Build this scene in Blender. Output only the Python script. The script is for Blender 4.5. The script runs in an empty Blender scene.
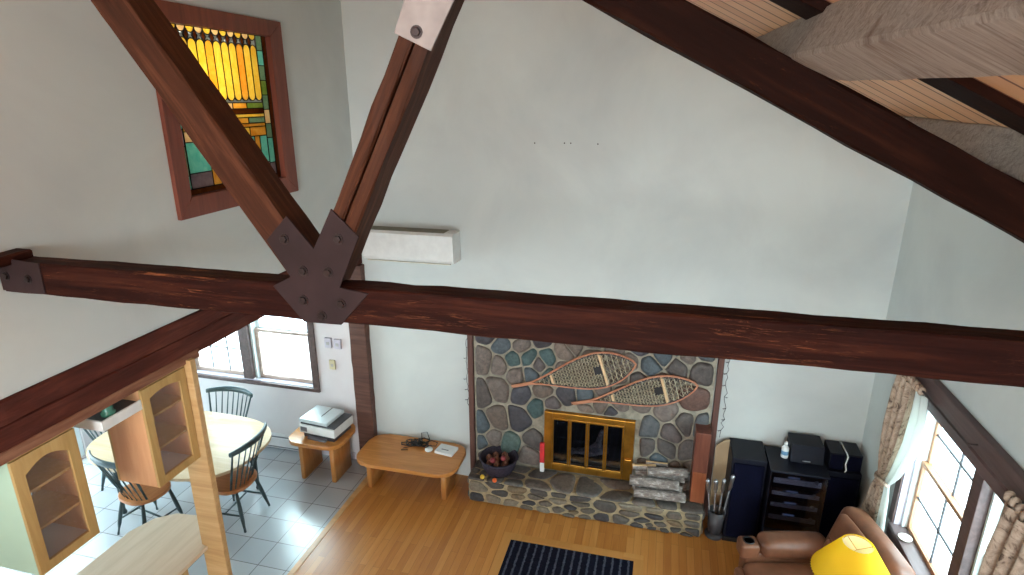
import bpy, bmesh, math, random
from mathutils import Vector, Matrix
random.seed(7)
sc = bpy.context.scene
COL = sc.collection
PI = math.pi
V = Vector

# ------------------------------------------------------------------ materials
def lin(c):
    return tuple((x / 12.92 if x <= .04045 else ((x + .055) / 1.055) ** 2.4) for x in [k / 255 for k in c]) + (1,)

class NT:
    def __init__(s, name):
        s.m = bpy.data.materials.new(name); s.m.use_nodes = True
        s.t = s.m.node_tree; s.t.nodes.clear()
        s.out = s.n('ShaderNodeOutputMaterial')
    def n(s, typ, **kw):
        o = s.t.nodes.new(typ)
        for k, v in kw.items():
            if k.startswith('i_'):
                o.inputs[k[2:].replace('_', ' ')].default_value = v
            else: setattr(o, k, v)
        return o
    def l(s, a, b): s.t.links.new(a, b)
    def coords(s, scale, kind='Object'):
        c = s.n('ShaderNodeTexCoord'); mp = s.n('ShaderNodeMapping'); mp.inputs['Scale'].default_value = scale
        s.l(c.outputs[kind], mp.inputs['Vector']); return mp.outputs['Vector']
    def ramp(s, fac, stops, interp='LINEAR'):
        r = s.n('ShaderNodeValToRGB'); r.color_ramp.interpolation = interp
        e = r.color_ramp.elements
        while len(e) > 1: e.remove(e[-1])
        e[0].position = stops[0][0]; e[0].color = lin(stops[0][1])
        for p, c in stops[1:]:
            k = e.new(p); k.color = lin(c)
        s.l(fac, r.inputs['Fac']); return r.outputs['Color']
    def noise(s, vec, scale, detail=4, rough=.6, dist=0):
        n = s.n('ShaderNodeTexNoise'); n.inputs['Scale'].default_value = scale; n.inputs['Detail'].default_value = detail
        n.inputs['Roughness'].default_value = rough; n.inputs['Distortion'].default_value = dist
        if vec: s.l(vec, n.inputs['Vector'])
        return n.outputs['Fac']
    def bsdf(s, rough=.6, metal=0., spec=.5):
        b = s.n('ShaderNodeBsdfPrincipled'); b.inputs['Roughness'].default_value = rough
        b.inputs['Metallic'].default_value = metal; b.inputs['Specular IOR Level'].default_value = spec
        s.l(b.outputs[0], s.out.inputs[0]); return b
    def bump(s, h, b, strength=.3, dist=.01):
        bp = s.n('ShaderNodeBump'); bp.inputs['Strength'].default_value = strength; bp.inputs['Distance'].default_value = dist
        s.l(h, bp.inputs['Height']); s.l(bp.outputs[0], b.inputs['Normal'])
    def mix(s, fac, a, b, typ='MIX'):
        m = s.n('ShaderNodeMix', data_type='RGBA', blend_type=typ)
        for sock, v in ((m.inputs[0], fac), (m.inputs[6], a), (m.inputs[7], b)):
            if hasattr(v, 'links'): s.l(v, sock)
            else: sock.default_value = v
        return m.outputs[2]

def flat(name, c, rough=.6, metal=0., var=.08, scale=8, spec=.5, bump=0.):
    t = NT(name); b = t.bsdf(rough, metal, spec)
    v = t.coords((1, 1, 1)); f = t.noise(v, scale, 3)
    lo = tuple(max(0, k * (1 - var)) for k in c); hi = tuple(min(255, k * (1 + var)) for k in c)
    t.l(t.ramp(f, [(.3, lo), (.7, hi)]), b.inputs['Base Color'])
    if bump: t.bump(f, b, bump, .01)
    return t.m

def wood(name, stops, axis='X', rough=.5, scale=6, stretch=12, bump=.15, spec=.5, detail=6, streak=None):
    t = NT(name); b = t.bsdf(rough, 0, spec)
    s = {'X': (1, stretch, stretch), 'Y': (stretch, 1, stretch), 'Z': (stretch, stretch, 1)}[axis]
    v = t.coords(s); f = t.noise(v, scale * .25, detail, .65, .6)
    c = t.ramp(f, stops)
    if streak:
        f2 = t.noise(t.coords(tuple(k * 1.0 for k in s)), scale * .5, 8, .8, 1.5)
        g = t.ramp(f2, [(streak[1], (0, 0, 0)), (streak[1] + .08, (255, 255, 255))])
        big = t.noise(t.coords((1, 1, 1)), 1.6, 2)
        g2 = t.ramp(big, [(.45, (0, 0, 0)), (.62, (255, 255, 255))])
        c = t.mix(t.mix(1., g, g2, 'MULTIPLY'), c, lin(streak[0]))
    t.l(c, b.inputs['Base Color']); t.bump(f, b, bump, .01)
    return t.m

M = {}
def plaster(name, lo, hi, dirt):
    t = NT(name); b = t.bsdf(.85, 0, .2)
    v = t.coords((1, 1, 1)); f = t.noise(v, .9, 5, .6, .5)
    c = t.ramp(f, [(.3, lo), (.65, hi)])
    f2 = t.noise(t.coords((1, 1, .35)), 2.3, 6, .7, .8)
    c = t.mix(t.ramp(f2, [(.60, (0, 0, 0)), (.78, (70, 70, 70))]), c, lin(dirt))
    t.l(c, b.inputs['Base Color']); t.bump(t.noise(v, 60, 3), b, .05, .004)
    return t.m
M['wall'] = plaster('aged_white_plaster', (188, 194, 193), (202, 208, 205), (158, 150, 136))
M['wall_din'] = plaster('lilac_white_plaster', (204, 196, 198), (214, 208, 208), (190, 182, 184))
M['ceil'] = flat('white_ceiling_paint', (220, 218, 212), .8)
DK = [(.25, (26, 9, 8)), (.5, (46, 20, 15)), (.75, (74, 38, 26))]
M['beam'] = wood('dark_stained_timber', DK, 'X', .65, 7, 14, .35, .1, streak=((132, 80, 52), .56))
M['beamY'] = wood('dark_stained_timber_long', DK, 'Y', .55, 7, 14, .35, .35, streak=((128, 74, 46), .62))
M['beamred'] = wood('red_brown_timber', [(.25, (54, 24, 19)), (.5, (82, 40, 32)), (.75, (110, 60, 46))], 'X', .6, 7, 10, .35, .15, streak=((58, 26, 20), .55))
M['beamZ'] = wood('dark_stained_post', [(.25, (62, 38, 32)), (.5, (88, 58, 48)), (.75, (106, 74, 62))], 'Z', .6, 7, 12, .3, .35)
M['web'] = wood('brown_stained_timber', [(.25, (46, 24, 14)), (.5, (70, 39, 25)), (.75, (100, 62, 42))], 'X', .6, 7, 14, .3, .15, streak=((160, 104, 66), .60))
M['rafter'] = wood('very_dark_timber', [(.25, (20, 8, 5)), (.5, (32, 14, 9)), (.75, (50, 25, 15))], 'X', .7, 7, 12, .3, .06, streak=((104, 60, 34), .60))
M['trimdk'] = wood('dark_brown_trim', [(.3, (66, 48, 46)), (.7, (96, 74, 72))], 'Y', .5, 6, 14, .15)
M['trimZ'] = wood('red_brown_trim', [(.3, (70, 44, 38)), (.7, (104, 68, 58))], 'Z', .55, 6, 14, .15)
M['steel'] = flat('purple_brown_painted_steel', (50, 37, 39), .6, 0, .14, 5, .2)
M['steel2'] = flat('grey_painted_steel', (142, 134, 132), .5, .2, .14, 6)
M['bolt'] = flat('dark_bolt_steel', (60, 50, 50), .4, .7)
M['redframe'] = wood('red_brown_window_frame', [(.3, (96, 46, 32)), (.7, (132, 68, 48))], 'Z', .5, 6, 12, .12)

def whitewash():
    t = NT('rough_whitewashed_timber'); b = t.bsdf(.85, 0, .2)
    v = t.coords((14, 1.3, 14)); f = t.noise(v, 4, 8, .75, .8)
    c = t.ramp(f, [(.28, (132, 116, 104)), (.5, (186, 173, 162)), (.72, (214, 206, 196))])
    k = t.noise(t.coords((3, 1.2, 3)), 2.2, 3)
    c = t.mix(t.ramp(k, [(.62, (0, 0, 0)), (.72, (190, 190, 190))]), c, lin((120, 88, 70)))
    w = t.n('ShaderNodeTexVoronoi'); w.inputs['Scale'].default_value = 2.2; t.l(t.coords((2.2, .8, 2.2)), w.inputs['Vector'])
    kn = t.ramp(w.outputs['Distance'], [(.07, (255, 255, 255)), (.13, (0, 0, 0))])
    c = t.mix(kn, c, lin((66, 44, 36)))
    t.l(c, b.inputs['Base Color']); t.bump(t.noise(t.coords((40, 12, 40)), 3, 8, .8), b, .9, .02); return t.m
M['white_timber'] = whitewash()

def planks(name, axis, width, stops, rough, gap=(60, 36, 22), gapw=.035, length=1.1, spec=.5, gain=.25):
    t = NT(name); b = t.bsdf(rough, 0, spec)
    c = t.n('ShaderNodeTexCoord'); mp = t.n('ShaderNodeMapping')
    if axis == 'Y': mp.inputs['Rotation'].default_value = (0, 0, PI / 2)
    t.l(c.outputs['Object'], mp.inputs['Vector'])
    br = t.n('ShaderNodeTexBrick'); br.offset = .37; br.offset_frequency = 2; br.squash = 1
    br.inputs['Scale'].default_value = 1; br.inputs['Brick Width'].default_value = length; br.inputs['Row Height'].default_value = width
    br.inputs['Mortar Size'].default_value = width * gapw; br.inputs['Mortar Smooth'].default_value = .3; br.inputs['Bias'].default_value = 0
    br.inputs['Color1'].default_value = (0, 0, 0, 1); br.inputs['Color2'].default_value = (1, 1, 1, 1); br.inputs['Mortar'].default_value = (.5, .5, .5, 1)
    t.l(mp.outputs[0], br.inputs['Vector'])
    s = (1, 14, 14) if axis == 'X' else (14, 1, 14)
    f = t.noise(t.coords(s), 2, 6, .65, .6)
    m = t.n('ShaderNodeMix', data_type='FLOAT'); m.inputs[0].default_value = 1 - gain
    t.l(br.outputs['Color'], m.inputs[3]); t.l(f, m.inputs[2])
    m2 = t.n('ShaderNodeMix', data_type='FLOAT'); m2.inputs[0].default_value = gain * 1.6
    t.l(f, m2.inputs[2]); t.l(br.outputs['Color'], m2.inputs[3])
    col = t.ramp(m2.outputs[0], stops)
    col = t.mix(br.outputs['Fac'], col, lin(gap))
    t.l(col, b.inputs['Base Color'])
    inv = t.n('ShaderNodeMath', operation='SUBTRACT'); inv.inputs[0].default_value = 1; t.l(br.outputs['Fac'], inv.inputs[1])
    t.bump(inv.outputs[0], b, .25, .004)
    return t.m
M['floor'] = planks('honey_oak_strip_floor', 'Y', .072, [(.2, (176, 112, 52)), (.5, (196, 132, 64)), (.8, (212, 152, 84))], .32, (150, 94, 44), .02, 1.0)
M['deck'] = planks('pine_roof_boards', 'X', .15, [(.2, (206, 156, 112)), (.5, (226, 178, 134)), (.8, (238, 200, 156))], .5, (120, 70, 50), .06, 4.)

def tiles():
    t = NT('pale_ceramic_tile'); b = t.bsdf(.22, 0, .5)
    c = t.n('ShaderNodeTexCoord'); mp = t.n('ShaderNodeMapping'); mp.inputs['Location'].default_value = TILE_OFF
    t.l(c.outputs['Object'], mp.inputs['Vector'])
    br = t.n('ShaderNodeTexBrick'); br.offset = 0; br.squash = 1
    br.inputs['Scale'].default_value = 1; br.inputs['Brick Width'].default_value = .305; br.inputs['Row Height'].default_value = .311
    br.inputs['Mortar Size'].default_value = .0045; br.inputs['Mortar Smooth'].default_value = .2; br.inputs['Bias'].default_value = 0
    br.inputs['Color1'].default_value = lin((180, 184, 188)); br.inputs['Color2'].default_value = lin((168, 174, 180)); br.inputs['Mortar'].default_value = lin((116, 112, 112))
    t.l(mp.outputs[0], br.inputs['Vector'])
    f = t.noise(t.coords((1, 1, 1)), 3, 4)
    col = t.mix(t.ramp(f, [(.4, (0, 0, 0)), (.8, (90, 90, 90))]), br.outputs['Color'], lin((205, 198, 196)))
    t.l(col, b.inputs['Base Color']); t.bump(br.outputs['Fac'], b, -.2, .003); return t.m
TILE_OFF = (0, 0, 0)

def stone(name, stops, interp='CONSTANT'):
    t = NT(name); b = t.bsdf(.62, 0, .4)
    g = t.n('ShaderNodeNewGeometry')
    c = t.ramp(g.outputs['Random Per Island'], stops, interp)
    f = t.noise(t.coords((1, 1, 1)), 22, 6, .7, .4)
    c2 = t.mix(.75, c, t.ramp(f, [(.3, (96, 96, 96)), (.7, (188, 184, 180))]), 'OVERLAY')
    t.l(c2, b.inputs['Base Color']); t.bump(f, b, .5, .012); return t.m
ST = [(0, (96, 90, 88)), (.1, (122, 112, 106)), (.2, (84, 84, 92)), (.3, (136, 122, 112)), (.38, (104, 96, 96)), (.46, (88, 100, 108)), (.54, (116, 104, 96)), (.62, (74, 72, 78)), (.7, (128, 118, 112)), (.78, (78, 102, 104)), (.84, (118, 92, 84)), (.9, (100, 104, 108)), (.95, (92, 112, 108))]
M['stone'] = stone('river_stones', ST)
M['stone2'] = stone('hearth_stones', [(0, (110, 102, 92)), (.15, (92, 88, 84)), (.3, (134, 116, 92)), (.45, (82, 80, 80)), (.6, (104, 98, 92)), (.75, (142, 132, 116)), (.88, (70, 68, 72))])
M['mortar'] = flat('stone_mortar', (146, 140, 126), .9, 0, .14, 14, .2, .5)
M['mortar2'] = flat('hearth_mortar', (158, 144, 116), .9, 0, .16, 14, .2, .5)
M['brass'] = flat('aged_brass', (172, 122, 46), .3, .85, .14, 6)
M['soot'] = flat('sooty_firebox', (22, 20, 22), .9, 0, .3, 10)
M['black'] = flat('black_plastic', (16, 16, 20), .35, 0, .1)
M['blackmat'] = flat('black_laminate', (13, 15, 28), .5, 0, .12, 8, .25)
M['grille'] = flat('dark_speaker_cloth', (9, 10, 28), .9, 0, .2, 60, .08)
M['chrome'] = flat('brushed_steel', (170, 172, 176), .3, .9)
M['silver'] = flat('silver_painted_front', (190, 194, 204), .35, .2)
M['iron'] = flat('grey_iron', (112, 110, 112), .4, .7)
M['white'] = flat('white_plastic', (222, 224, 222), .4, 0, .03)
M['offwhite'] = flat('cream_plastic', (206, 202, 188), .45, 0, .04)
M['grey'] = flat('mid_grey_plastic', (112, 112, 118), .45, 0, .06)
M['dkgrey'] = flat('dark_grey_plastic', (62, 60, 64), .45, 0, .08)
M['oak'] = wood('honey_oak_veneer', [(.25, (168, 108, 52)), (.5, (192, 128, 66)), (.75, (210, 150, 86))], 'X', .28, 7, 12, .08)
M['oakZ'] = wood('honey_oak_panel', [(.25, (166, 108, 54)), (.5, (188, 128, 68)), (.75, (204, 146, 86))], 'Z', .35, 7, 12, .08)
M['tablewood'] = wood('pale_maple_top', [(.25, (200, 174, 140)), (.5, (212, 188, 156)), (.75, (222, 200, 170))], 'X', .2, 6, 10, .04)
M['seat'] = wood('orange_maple_seat', [(.25, (178, 110, 66)), (.5, (200, 130, 82)), (.75, (214, 148, 98))], 'Y', .35, 7, 12, .08)
M['chairgreen'] = flat('dark_green_chair_paint', (58, 76, 80), .35, 0, .1)
M['pine'] = wood('knotty_yellow_pine', [(.25, (180, 140, 92)), (.5, (198, 160, 110)), (.75, (212, 178, 130))], 'Z', .45, 7, 12, .1, streak=((146, 94, 50), .70))
M['pineframe'] = wood('yellow_pine_door', [(.25, (166, 132, 78)), (.5, (184, 150, 94)), (.75, (198, 166, 110))], 'Z', .4, 7, 12, .08)
M['cabside'] = wood('peach_cabinet_side', [(.25, (190, 134, 92)), (.5, (204, 150, 106)), (.75, (214, 164, 122))], 'Z', .45, 5, 8, .05)
M['counter'] = wood('pale_maple_counter', [(.25, (206, 184, 156)), (.5, (218, 198, 172)), (.75, (228, 210, 188))], 'Y', .3, 6, 10, .04)
M['mint'] = flat('mint_green_paint', (176, 200, 176), .6, 0, .03, 2)
M['cabin'] = flat('cabinet_interior', (206, 196, 192), .7, 0, .05, 3)
M['leather'] = flat('brown_leather', (108, 68, 48), .42, 0, .16, 5, .4, .15)
M['shadow_gap'] = flat('dark_gap', (30, 22, 20), .9)
M['green_glass'] = flat('sea_green_glass', (74, 132, 112), .15, 0, .1)
M['bark'] = wood('grey_birch_bark', [(.25, (70, 60, 56)), (.5, (132, 122, 116)), (.7, (196, 190, 184))], 'X', .85, 60, 2.5, .9)
M['barkend'] = flat('split_log_face', (204, 168, 124), .75, 0, .12, 12)
M['basket'] = flat('dark_woven_basket', (46, 40, 52), .7, 0, .3, 40, .3, .6)
M['cone'] = flat('pine_cone_scales', (96, 62, 48), .8, 0, .4, 40, .3, .6)
M['orange'] = flat('dried_orange', (214, 96, 40), .6); M['yellow'] = flat('yellow_pod', (220, 182, 60), .6); M['redp'] = flat('red_card', (196, 42, 48), .5)
M['redpod'] = flat('red_pod', (128, 44, 48), .6)
M['rawhide'] = flat('pale_rawhide_lacing', (216, 206, 180), .6, 0, .12, 30)
M['shoeframe'] = wood('steam_bent_ash', [(.3, (164, 104, 76)), (.7, (192, 134, 102))], 'X', .45, 7, 10, .08)
M['shoebar'] = flat('pale_ash_bar', (204, 174, 134), .5)
M['tan'] = flat('tan_board', (184, 162, 128), .7, 0, .06, 3)
M['snow'] = flat('snowy_ground', (236, 240, 244), .8, 0, .05, .6)
M['walnut'] = wood('red_walnut_veneer', [(.3, (84, 44, 34)), (.7, (126, 74, 58))], 'Z', .35, 6, 10, .05)
M['stoolgrey'] = wood('grey_brown_sill', [(.3, (82, 66, 66)), (.7, (112, 94, 92))], 'Y', .4, 6, 12, .06)
M['jamb'] = flat('lilac_grey_jamb_paint', (190, 184, 196), .5, 0, .03)
M['sash'] = wood('tan_wood_sash', [(.3, (150, 104, 74)), (.7, (180, 134, 100))], 'Z', .45, 6, 12, .08)
M['sashpale'] = wood('weathered_pale_sash', [(.3, (168, 138, 124)), (.7, (204, 184, 172))], 'X', .5, 6, 10, .08)
M['vinyl'] = flat('white_vinyl_track', (216, 226, 226), .4, 0, .03)
M['heater'] = flat('white_enamel', (206, 204, 206), .4, 0, .03)

def rugmat():
    t = NT('navy_striped_rug'); b = t.bsdf(.95, 0, .1)
    w = t.n('ShaderNodeTexWave', wave_type='BANDS', bands_direction='X'); w.inputs['Scale'].default_value = 4.2; w.inputs['Distortion'].default_value = 1.; w.inputs['Detail'].default_value = 3; w.inputs['Detail Scale'].default_value = 8
    t.l(t.coords((1, 1, 1)), w.inputs['Vector'])
    f = t.noise(t.coords((1, 1, 1)), 60, 3)
    c = t.ramp(w.outputs['Fac'], [(.62, (27, 29, 46)), (.80, (34, 38, 58)), (.93, (92, 98, 116))])
    c = t.mix(.6, c, t.ramp(f, [(.3, (80, 80, 80)), (.7, (176, 176, 176))]), 'OVERLAY')
    t.l(c, b.inputs['Base Color']); t.bump(f, b, .6, .01); return t.m
M['rug'] = rugmat(); M['rugedge'] = planks('rug_tan_binding', 'Y', .5, [(.2, (196, 138, 70)), (.8, (212, 156, 88))], .5, (200, 140, 72), .01, 1)

def curtainmat():
    t = NT('floral_tan_curtain'); b = t.bsdf(.9, 0, .1)
    v = t.coords((1, 1, 1)); f = t.noise(v, 9, 6, .7, 2.0)
    c = t.ramp(f, [(.36, (92, 76, 66)), (.45, (158, 138, 122)), (.6, (188, 168, 150)), (.68, (116, 98, 86))])
    t.l(c, b.inputs['Base Color']); return t.m
M['curtain'] = curtainmat()
def lining():
    t = NT('white_curtain_lining'); d = t.n('ShaderNodeBsdfDiffuse'); d.inputs[0].default_value = lin((222, 228, 226))
    tr = t.n('ShaderNodeBsdfTranslucent'); tr.inputs[0].default_value = lin((226, 228, 222)); mx = t.n('ShaderNodeMixShader'); mx.inputs[0].default_value = .45
    t.l(d.outputs[0], mx.inputs[1]); t.l(tr.outputs[0], mx.inputs[2]); t.l(mx.outputs[0], t.out.inputs[0]); return t.m
M['lining'] = lining()
def glassmat(name, tint, gl=.10, rough=.02):
    t = NT(name); a = t.n('ShaderNodeBsdfTransparent'); a.inputs[0].default_value = lin(tint)
    g = t.n('ShaderNodeBsdfGlossy'); g.inputs['Roughness'].default_value = rough; mx = t.n('ShaderNodeMixShader'); mx.inputs[0].default_value = gl
    t.l(a.outputs[0], mx.inputs[1]); t.l(g.outputs[0], mx.inputs[2]); t.l(mx.outputs[0], t.out.inputs[0]); return t.m
M['glass'] = glassmat('clear_window_glass', (244, 250, 250), .05)
def milky():
    t = NT('milky_cabinet_glass'); a = t.n('ShaderNodeBsdfTransparent'); a.inputs[0].default_value = lin((251, 249, 250))
    g = t.n('ShaderNodeBsdfDiffuse'); g.inputs[0].default_value = lin((196, 180, 174)); tr = t.n('ShaderNodeBsdfTranslucent'); tr.inputs[0].default_value = lin((226, 214, 214))
    m1 = t.n('ShaderNodeMixShader'); m1.inputs[0].default_value = .5; t.l(g.outputs[0], m1.inputs[1]); t.l(tr.outputs[0], m1.inputs[2])
    m2 = t.n('ShaderNodeMixShader'); m2.inputs[0].default_value = .09; t.l(a.outputs[0], m2.inputs[1]); t.l(m1.outputs[0], m2.inputs[2])
    gl = t.n('ShaderNodeBsdfGlossy'); gl.inputs['Roughness'].default_value = .12; m3 = t.n('ShaderNodeMixShader'); m3.inputs[0].default_value = .04; t.l(m2.outputs[0], m3.inputs[1]); t.l(gl.outputs[0], m3.inputs[2])
    t.l(m3.outputs[0], t.out.inputs[0]); return t.m
M['cabglass'] = milky()
M['smoke'] = glassmat('smoked_glass', (200, 200, 208), .12, .08)
def stained(name, c, c2):
    t = NT(name); f = t.noise(t.coords((1, 1, 1)), 14, 4, .6, 1.)
    col = t.ramp(f, [(.3, c), (.7, c2)])
    d = t.n('ShaderNodeBsdfTranslucent'); t.l(col, d.inputs[0]); g = t.n('ShaderNodeBsdfDiffuse'); t.l(col, g.inputs[0])
    mx = t.n('ShaderNodeMixShader'); mx.inputs[0].default_value = .25; t.l(d.outputs[0], mx.inputs[1]); t.l(g.outputs[0], mx.inputs[2])
    t.l(mx.outputs[0], t.out.inputs[0]); return t.m
SG = {'y': stained('amber_yellow_glass', (240, 206, 92), (250, 230, 140)), 'o': stained('honey_glass', (222, 166, 70), (238, 200, 110)), 't': stained('turquoise_glass', (128, 208, 194), (172, 226, 210)),
      'g': stained('green_glass', (132, 158, 84), (176, 188, 110)), 'c': stained('cream_glass', (236, 206, 160), (244, 224, 186)), 'p': stained('mauve_glass', (150, 132, 140), (176, 160, 160)), 'b': stained('brown_glass', (112, 66, 36), (136, 84, 46)), 's': stained('sage_glass', (136, 166, 140), (168, 190, 160))}
M['lead'] = flat('lead_came', (34, 30, 28), .5, .4)
def shade():
    t = NT('pleated_lamp_shade'); d = t.n('ShaderNodeBsdfDiffuse'); d.inputs[0].default_value = lin((238, 204, 70))
    tr = t.n('ShaderNodeBsdfTranslucent'); tr.inputs[0].default_value = lin((255, 212, 40)); mx = t.n('ShaderNodeMixShader'); mx.inputs[0].default_value = .55
    t.l(d.outputs[0], mx.inputs[1]); t.l(tr.outputs[0], mx.inputs[2]); t.l(mx.outputs[0], t.out.inputs[0]); return t.m
M['shade'] = shade()
M['shadein'] = lining(); M['shadein'].name = 'white_shade_lining'
def emit(name, c, s):
    t = NT(name); e = t.n('ShaderNodeEmission'); e.inputs[0].default_value = lin(c); e.inputs[1].default_value = s; t.l(e.outputs[0], t.out.inputs[0]); return t.m
M['bulb'] = emit('glowing_bulb', (255, 236, 190), 30)
M['lcd'] = emit('component_display', (150, 180, 235), .25)

# ------------------------------------------------------------------ mesh helpers
ORI = {}
def new_bm(): return bmesh.new()
def merge(dst, src, mi=0):
    vm = {}
    for v in src.verts: vm[v] = dst.verts.new(v.co)
    for f in src.faces:
        try:
            g = dst.faces.new([vm[v] for v in f.verts]); g.smooth = f.smooth; g.material_index = mi
        except ValueError: pass
    src.free()
def box(bm, a, b, bev=0., mi=0, mat=None, seg=2):
    t = new_bm(); bmesh.ops.create_cube(t, size=1)
    a, b = V(a), V(b); c = (a + b) / 2; d = b - a
    for v in t.verts: v.co = V((v.co.x * d.x, v.co.y * d.y, v.co.z * d.z)) + c
    if bev: bmesh.ops.bevel(t, geom=t.edges[:], offset=min(bev, min(abs(k) for k in d) * .45), segments=seg, affect='EDGES', profile=.5)
    if mat is not None: bmesh.ops.transform(t, matrix=mat, verts=t.verts)
    merge(bm, t, mi); return bm
def prism(bm, poly, z0, z1, bev=0., mi=0, mat=None, smooth=False):
    t = new_bm()
    n = len(poly); lo = [t.verts.new((p[0], p[1], z0)) for p in poly]; hi = [t.verts.new((p[0], p[1], z1)) for p in poly]
    area = sum(poly[i][0] * poly[(i + 1) % n][1] - poly[(i + 1) % n][0] * poly[i][1] for i in range(n))
    if area < 0: lo.reverse(); hi.reverse()
    t.faces.new(list(reversed(lo))); top = t.faces.new(hi)
    for i in range(n):
        f = t.faces.new([lo[i], lo[(i + 1) % n], hi[(i + 1) % n], hi[i]]); f.smooth = smooth
    if bev:
        es = [e for e in t.edges if abs(e.verts[0].co.z - e.verts[1].co.z) < 1e-6]
        bmesh.ops.bevel(t, geom=es, offset=bev, segments=3, affect='EDGES', profile=.5)
        if smooth:
            for f in t.faces: f.smooth = len(f.verts) <= 4
    if mat is not None: bmesh.ops.transform(t, matrix=mat, verts=t.verts)
    merge(bm, t, mi); return bm
def frame_of(d):
    d = d.normalized(); up = V((0, 0, 1)) if abs(d.z) < .95 else V((0, 1, 0))
    x = d.cross(up).normalized(); y = x.cross(d).normalized(); return x, y
def tube(bm, pts, r, seg=8, mi=0, cap=True, closed=False):
    pts = [V(p) for p in pts]; n = len(pts)
    rs = r if isinstance(r, (list, tuple)) else [r] * n
    rings = []; px = None
    for i, p in enumerate(pts):
        if closed: d = pts[(i + 1) % n] - pts[i - 1]
        else: d = pts[min(i + 1, n - 1)] - pts[max(i - 1, 0)]
        if px is None: x, y = frame_of(d)
        else:
            dn = d.normalized(); x = (px - dn * px.dot(dn)).normalized(); y = x.cross(dn) * -1
            y = dn.cross(x)
        px = x
        rings.append([bm.verts.new(p + (x * math.cos(2 * PI * k / seg) + y * math.sin(2 * PI * k / seg)) * rs[i]) for k in range(seg)])
    m = n if closed else n - 1
    for i in range(m):
        A, B = rings[i], rings[(i + 1) % n]
        for k in range(seg):
            f = bm.faces.new([A[k], A[(k + 1) % seg], B[(k + 1) % seg], B[k]]); f.smooth = True; f.material_index = mi
    if cap and not closed:
        for R_, in ((rings[0],), (rings[-1],)):
            f = bm.faces.new(R_); f.material_index = mi
    return bm
def lathe(bm, prof, seg=24, c=(0, 0, 0), mi=0, ripple=0, nr=0):
    rings = []
    for r, z in prof:
        if r < 1e-5: rings.append([bm.verts.new((c[0], c[1], c[2] + z))])
        else: rings.append([bm.verts.new((c[0] + r * (1 + ripple * (k % 2)) * math.cos(2 * PI * k / seg), c[1] + r * (1 + ripple * (k % 2)) * math.sin(2 * PI * k / seg), c[2] + z)) for k in range(seg)])
    for A, B in zip(rings, rings[1:]):
        for k in range(seg):
            a, b = (A[k % len(A)], A[(k + 1) % seg % len(A)]), (B[k % len(B)], B[(k + 1) % seg % len(B)])
            vs = [a[0]]
            if a[1] is not a[0]: vs.append(a[1])
            vs.append(b[1])
            if b[0] is not b[1]: vs.append(b[0])
            if len(vs) > 2:
                f = bm.faces.new(vs); f.smooth = True; f.material_index = mi
    return bm
def bar(bm, p0, p1, w, h, bev=.004, mi=0, roll_up=(0, 0, 1)):
    """rectangular bar from p0 to p1; w across, h along roll_up"""
    p0, p1 = V(p0), V(p1); d = (p1 - p0); L = d.length; d.normalize()
    u = V(roll_up); s = d.cross(u).normalized(); u = s.cross(d).normalized()
    m = Matrix((d, s, u)).transposed().to_4x4(); m.translation = (p0 + p1) / 2
    return box(bm, (-L / 2, -w / 2, -h / 2), (L / 2, w / 2, h / 2), bev, mi, m)
def sph(bm, c, r, seg=12, mi=0, sc_=(1, 1, 1)):
    t = new_bm(); bmesh.ops.create_uvsphere(t, u_segments=seg, v_segments=max(6, seg // 2 + 2), radius=1)
    for v in t.verts: v.co = V((v.co.x * r * sc_[0] + c[0], v.co.y * r * sc_[1] + c[1], v.co.z * r * sc_[2] + c[2]))
    for f in t.faces: f.smooth = True
    merge(bm, t, mi); return bm

def props(o, label=None, cat=None, group=None, kind=None):
    if label: o['label'] = label
    if cat: o['category'] = cat
    if group: o['group'] = group
    if kind: o['kind'] = kind
    return o
def thing(name, label, cat, loc=(0, 0, 0), group=None):
    o = bpy.data.objects.new(name, None); COL.objects.link(o); o.location = loc; o.empty_display_size = .1
    ORI[o.name] = V(loc); return props(o, label, cat, group)
def obj(name, bm, mats, parent=None, label=None, base=False, M4=None):
    """mesh object; bm is in scene coordinates (or, with M4, local to M4)"""
    bmesh.ops.recalc_face_normals(bm, faces=bm.faces)
    po = ORI[parent.name] if parent else V((0, 0, 0))
    co = [v.co for v in bm.verts]
    lo = V([min(c[i] for c in co) for i in range(3)]); hi = V([max(c[i] for c in co) for i in range(3)])
    c = (lo + hi) / 2
    if base: c.z = lo.z
    if M4 is not None: c = V((0, 0, 0))
    for v in bm.verts: v.co -= c
    me = bpy.data.meshes.new(name); bm.to_mesh(me); bm.free()
    for m in (mats if isinstance(mats, (list, tuple)) else [mats]): me.materials.append(m)
    o = bpy.data.objects.new(name, me); COL.objects.link(o)
    if parent: o.parent = parent
    if M4 is not None:
        mm = M4.copy(); mm.translation = mm.translation - po; o.matrix_local = mm; ORI[o.name] = M4.translation.copy()
    else:
        o.location = c - po; ORI[o.name] = c.copy()
    if label: o['label'] = label
    return o
def single(name, bm, mats, label, cat, group=None, M4=None):
    o = obj(name, bm, mats, None, None, True, M4); return props(o, label, cat, group)
def struct(name, bm, mats, parent=None):
    o = obj(name, bm, mats, parent)
    if not parent: o['kind'] = 'structure'
    return o
def copy_tree(o, parent=None):
    c = o.copy(); COL.objects.link(c)
    if parent: c.parent = parent
    for ch in o.children: copy_tree(ch, c)
    return c
def barM(p0, p1, up=(0, 0, 1)):
    p0, p1 = V(p0), V(p1); d = (p1 - p0).normalized(); u = V(up); s = d.cross(u).normalized(); u = s.cross(d)
    m = Matrix((d, s, u)).transposed().to_4x4(); m.translation = (p0 + p1) / 2
    return m, (p1 - p0).length
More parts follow.
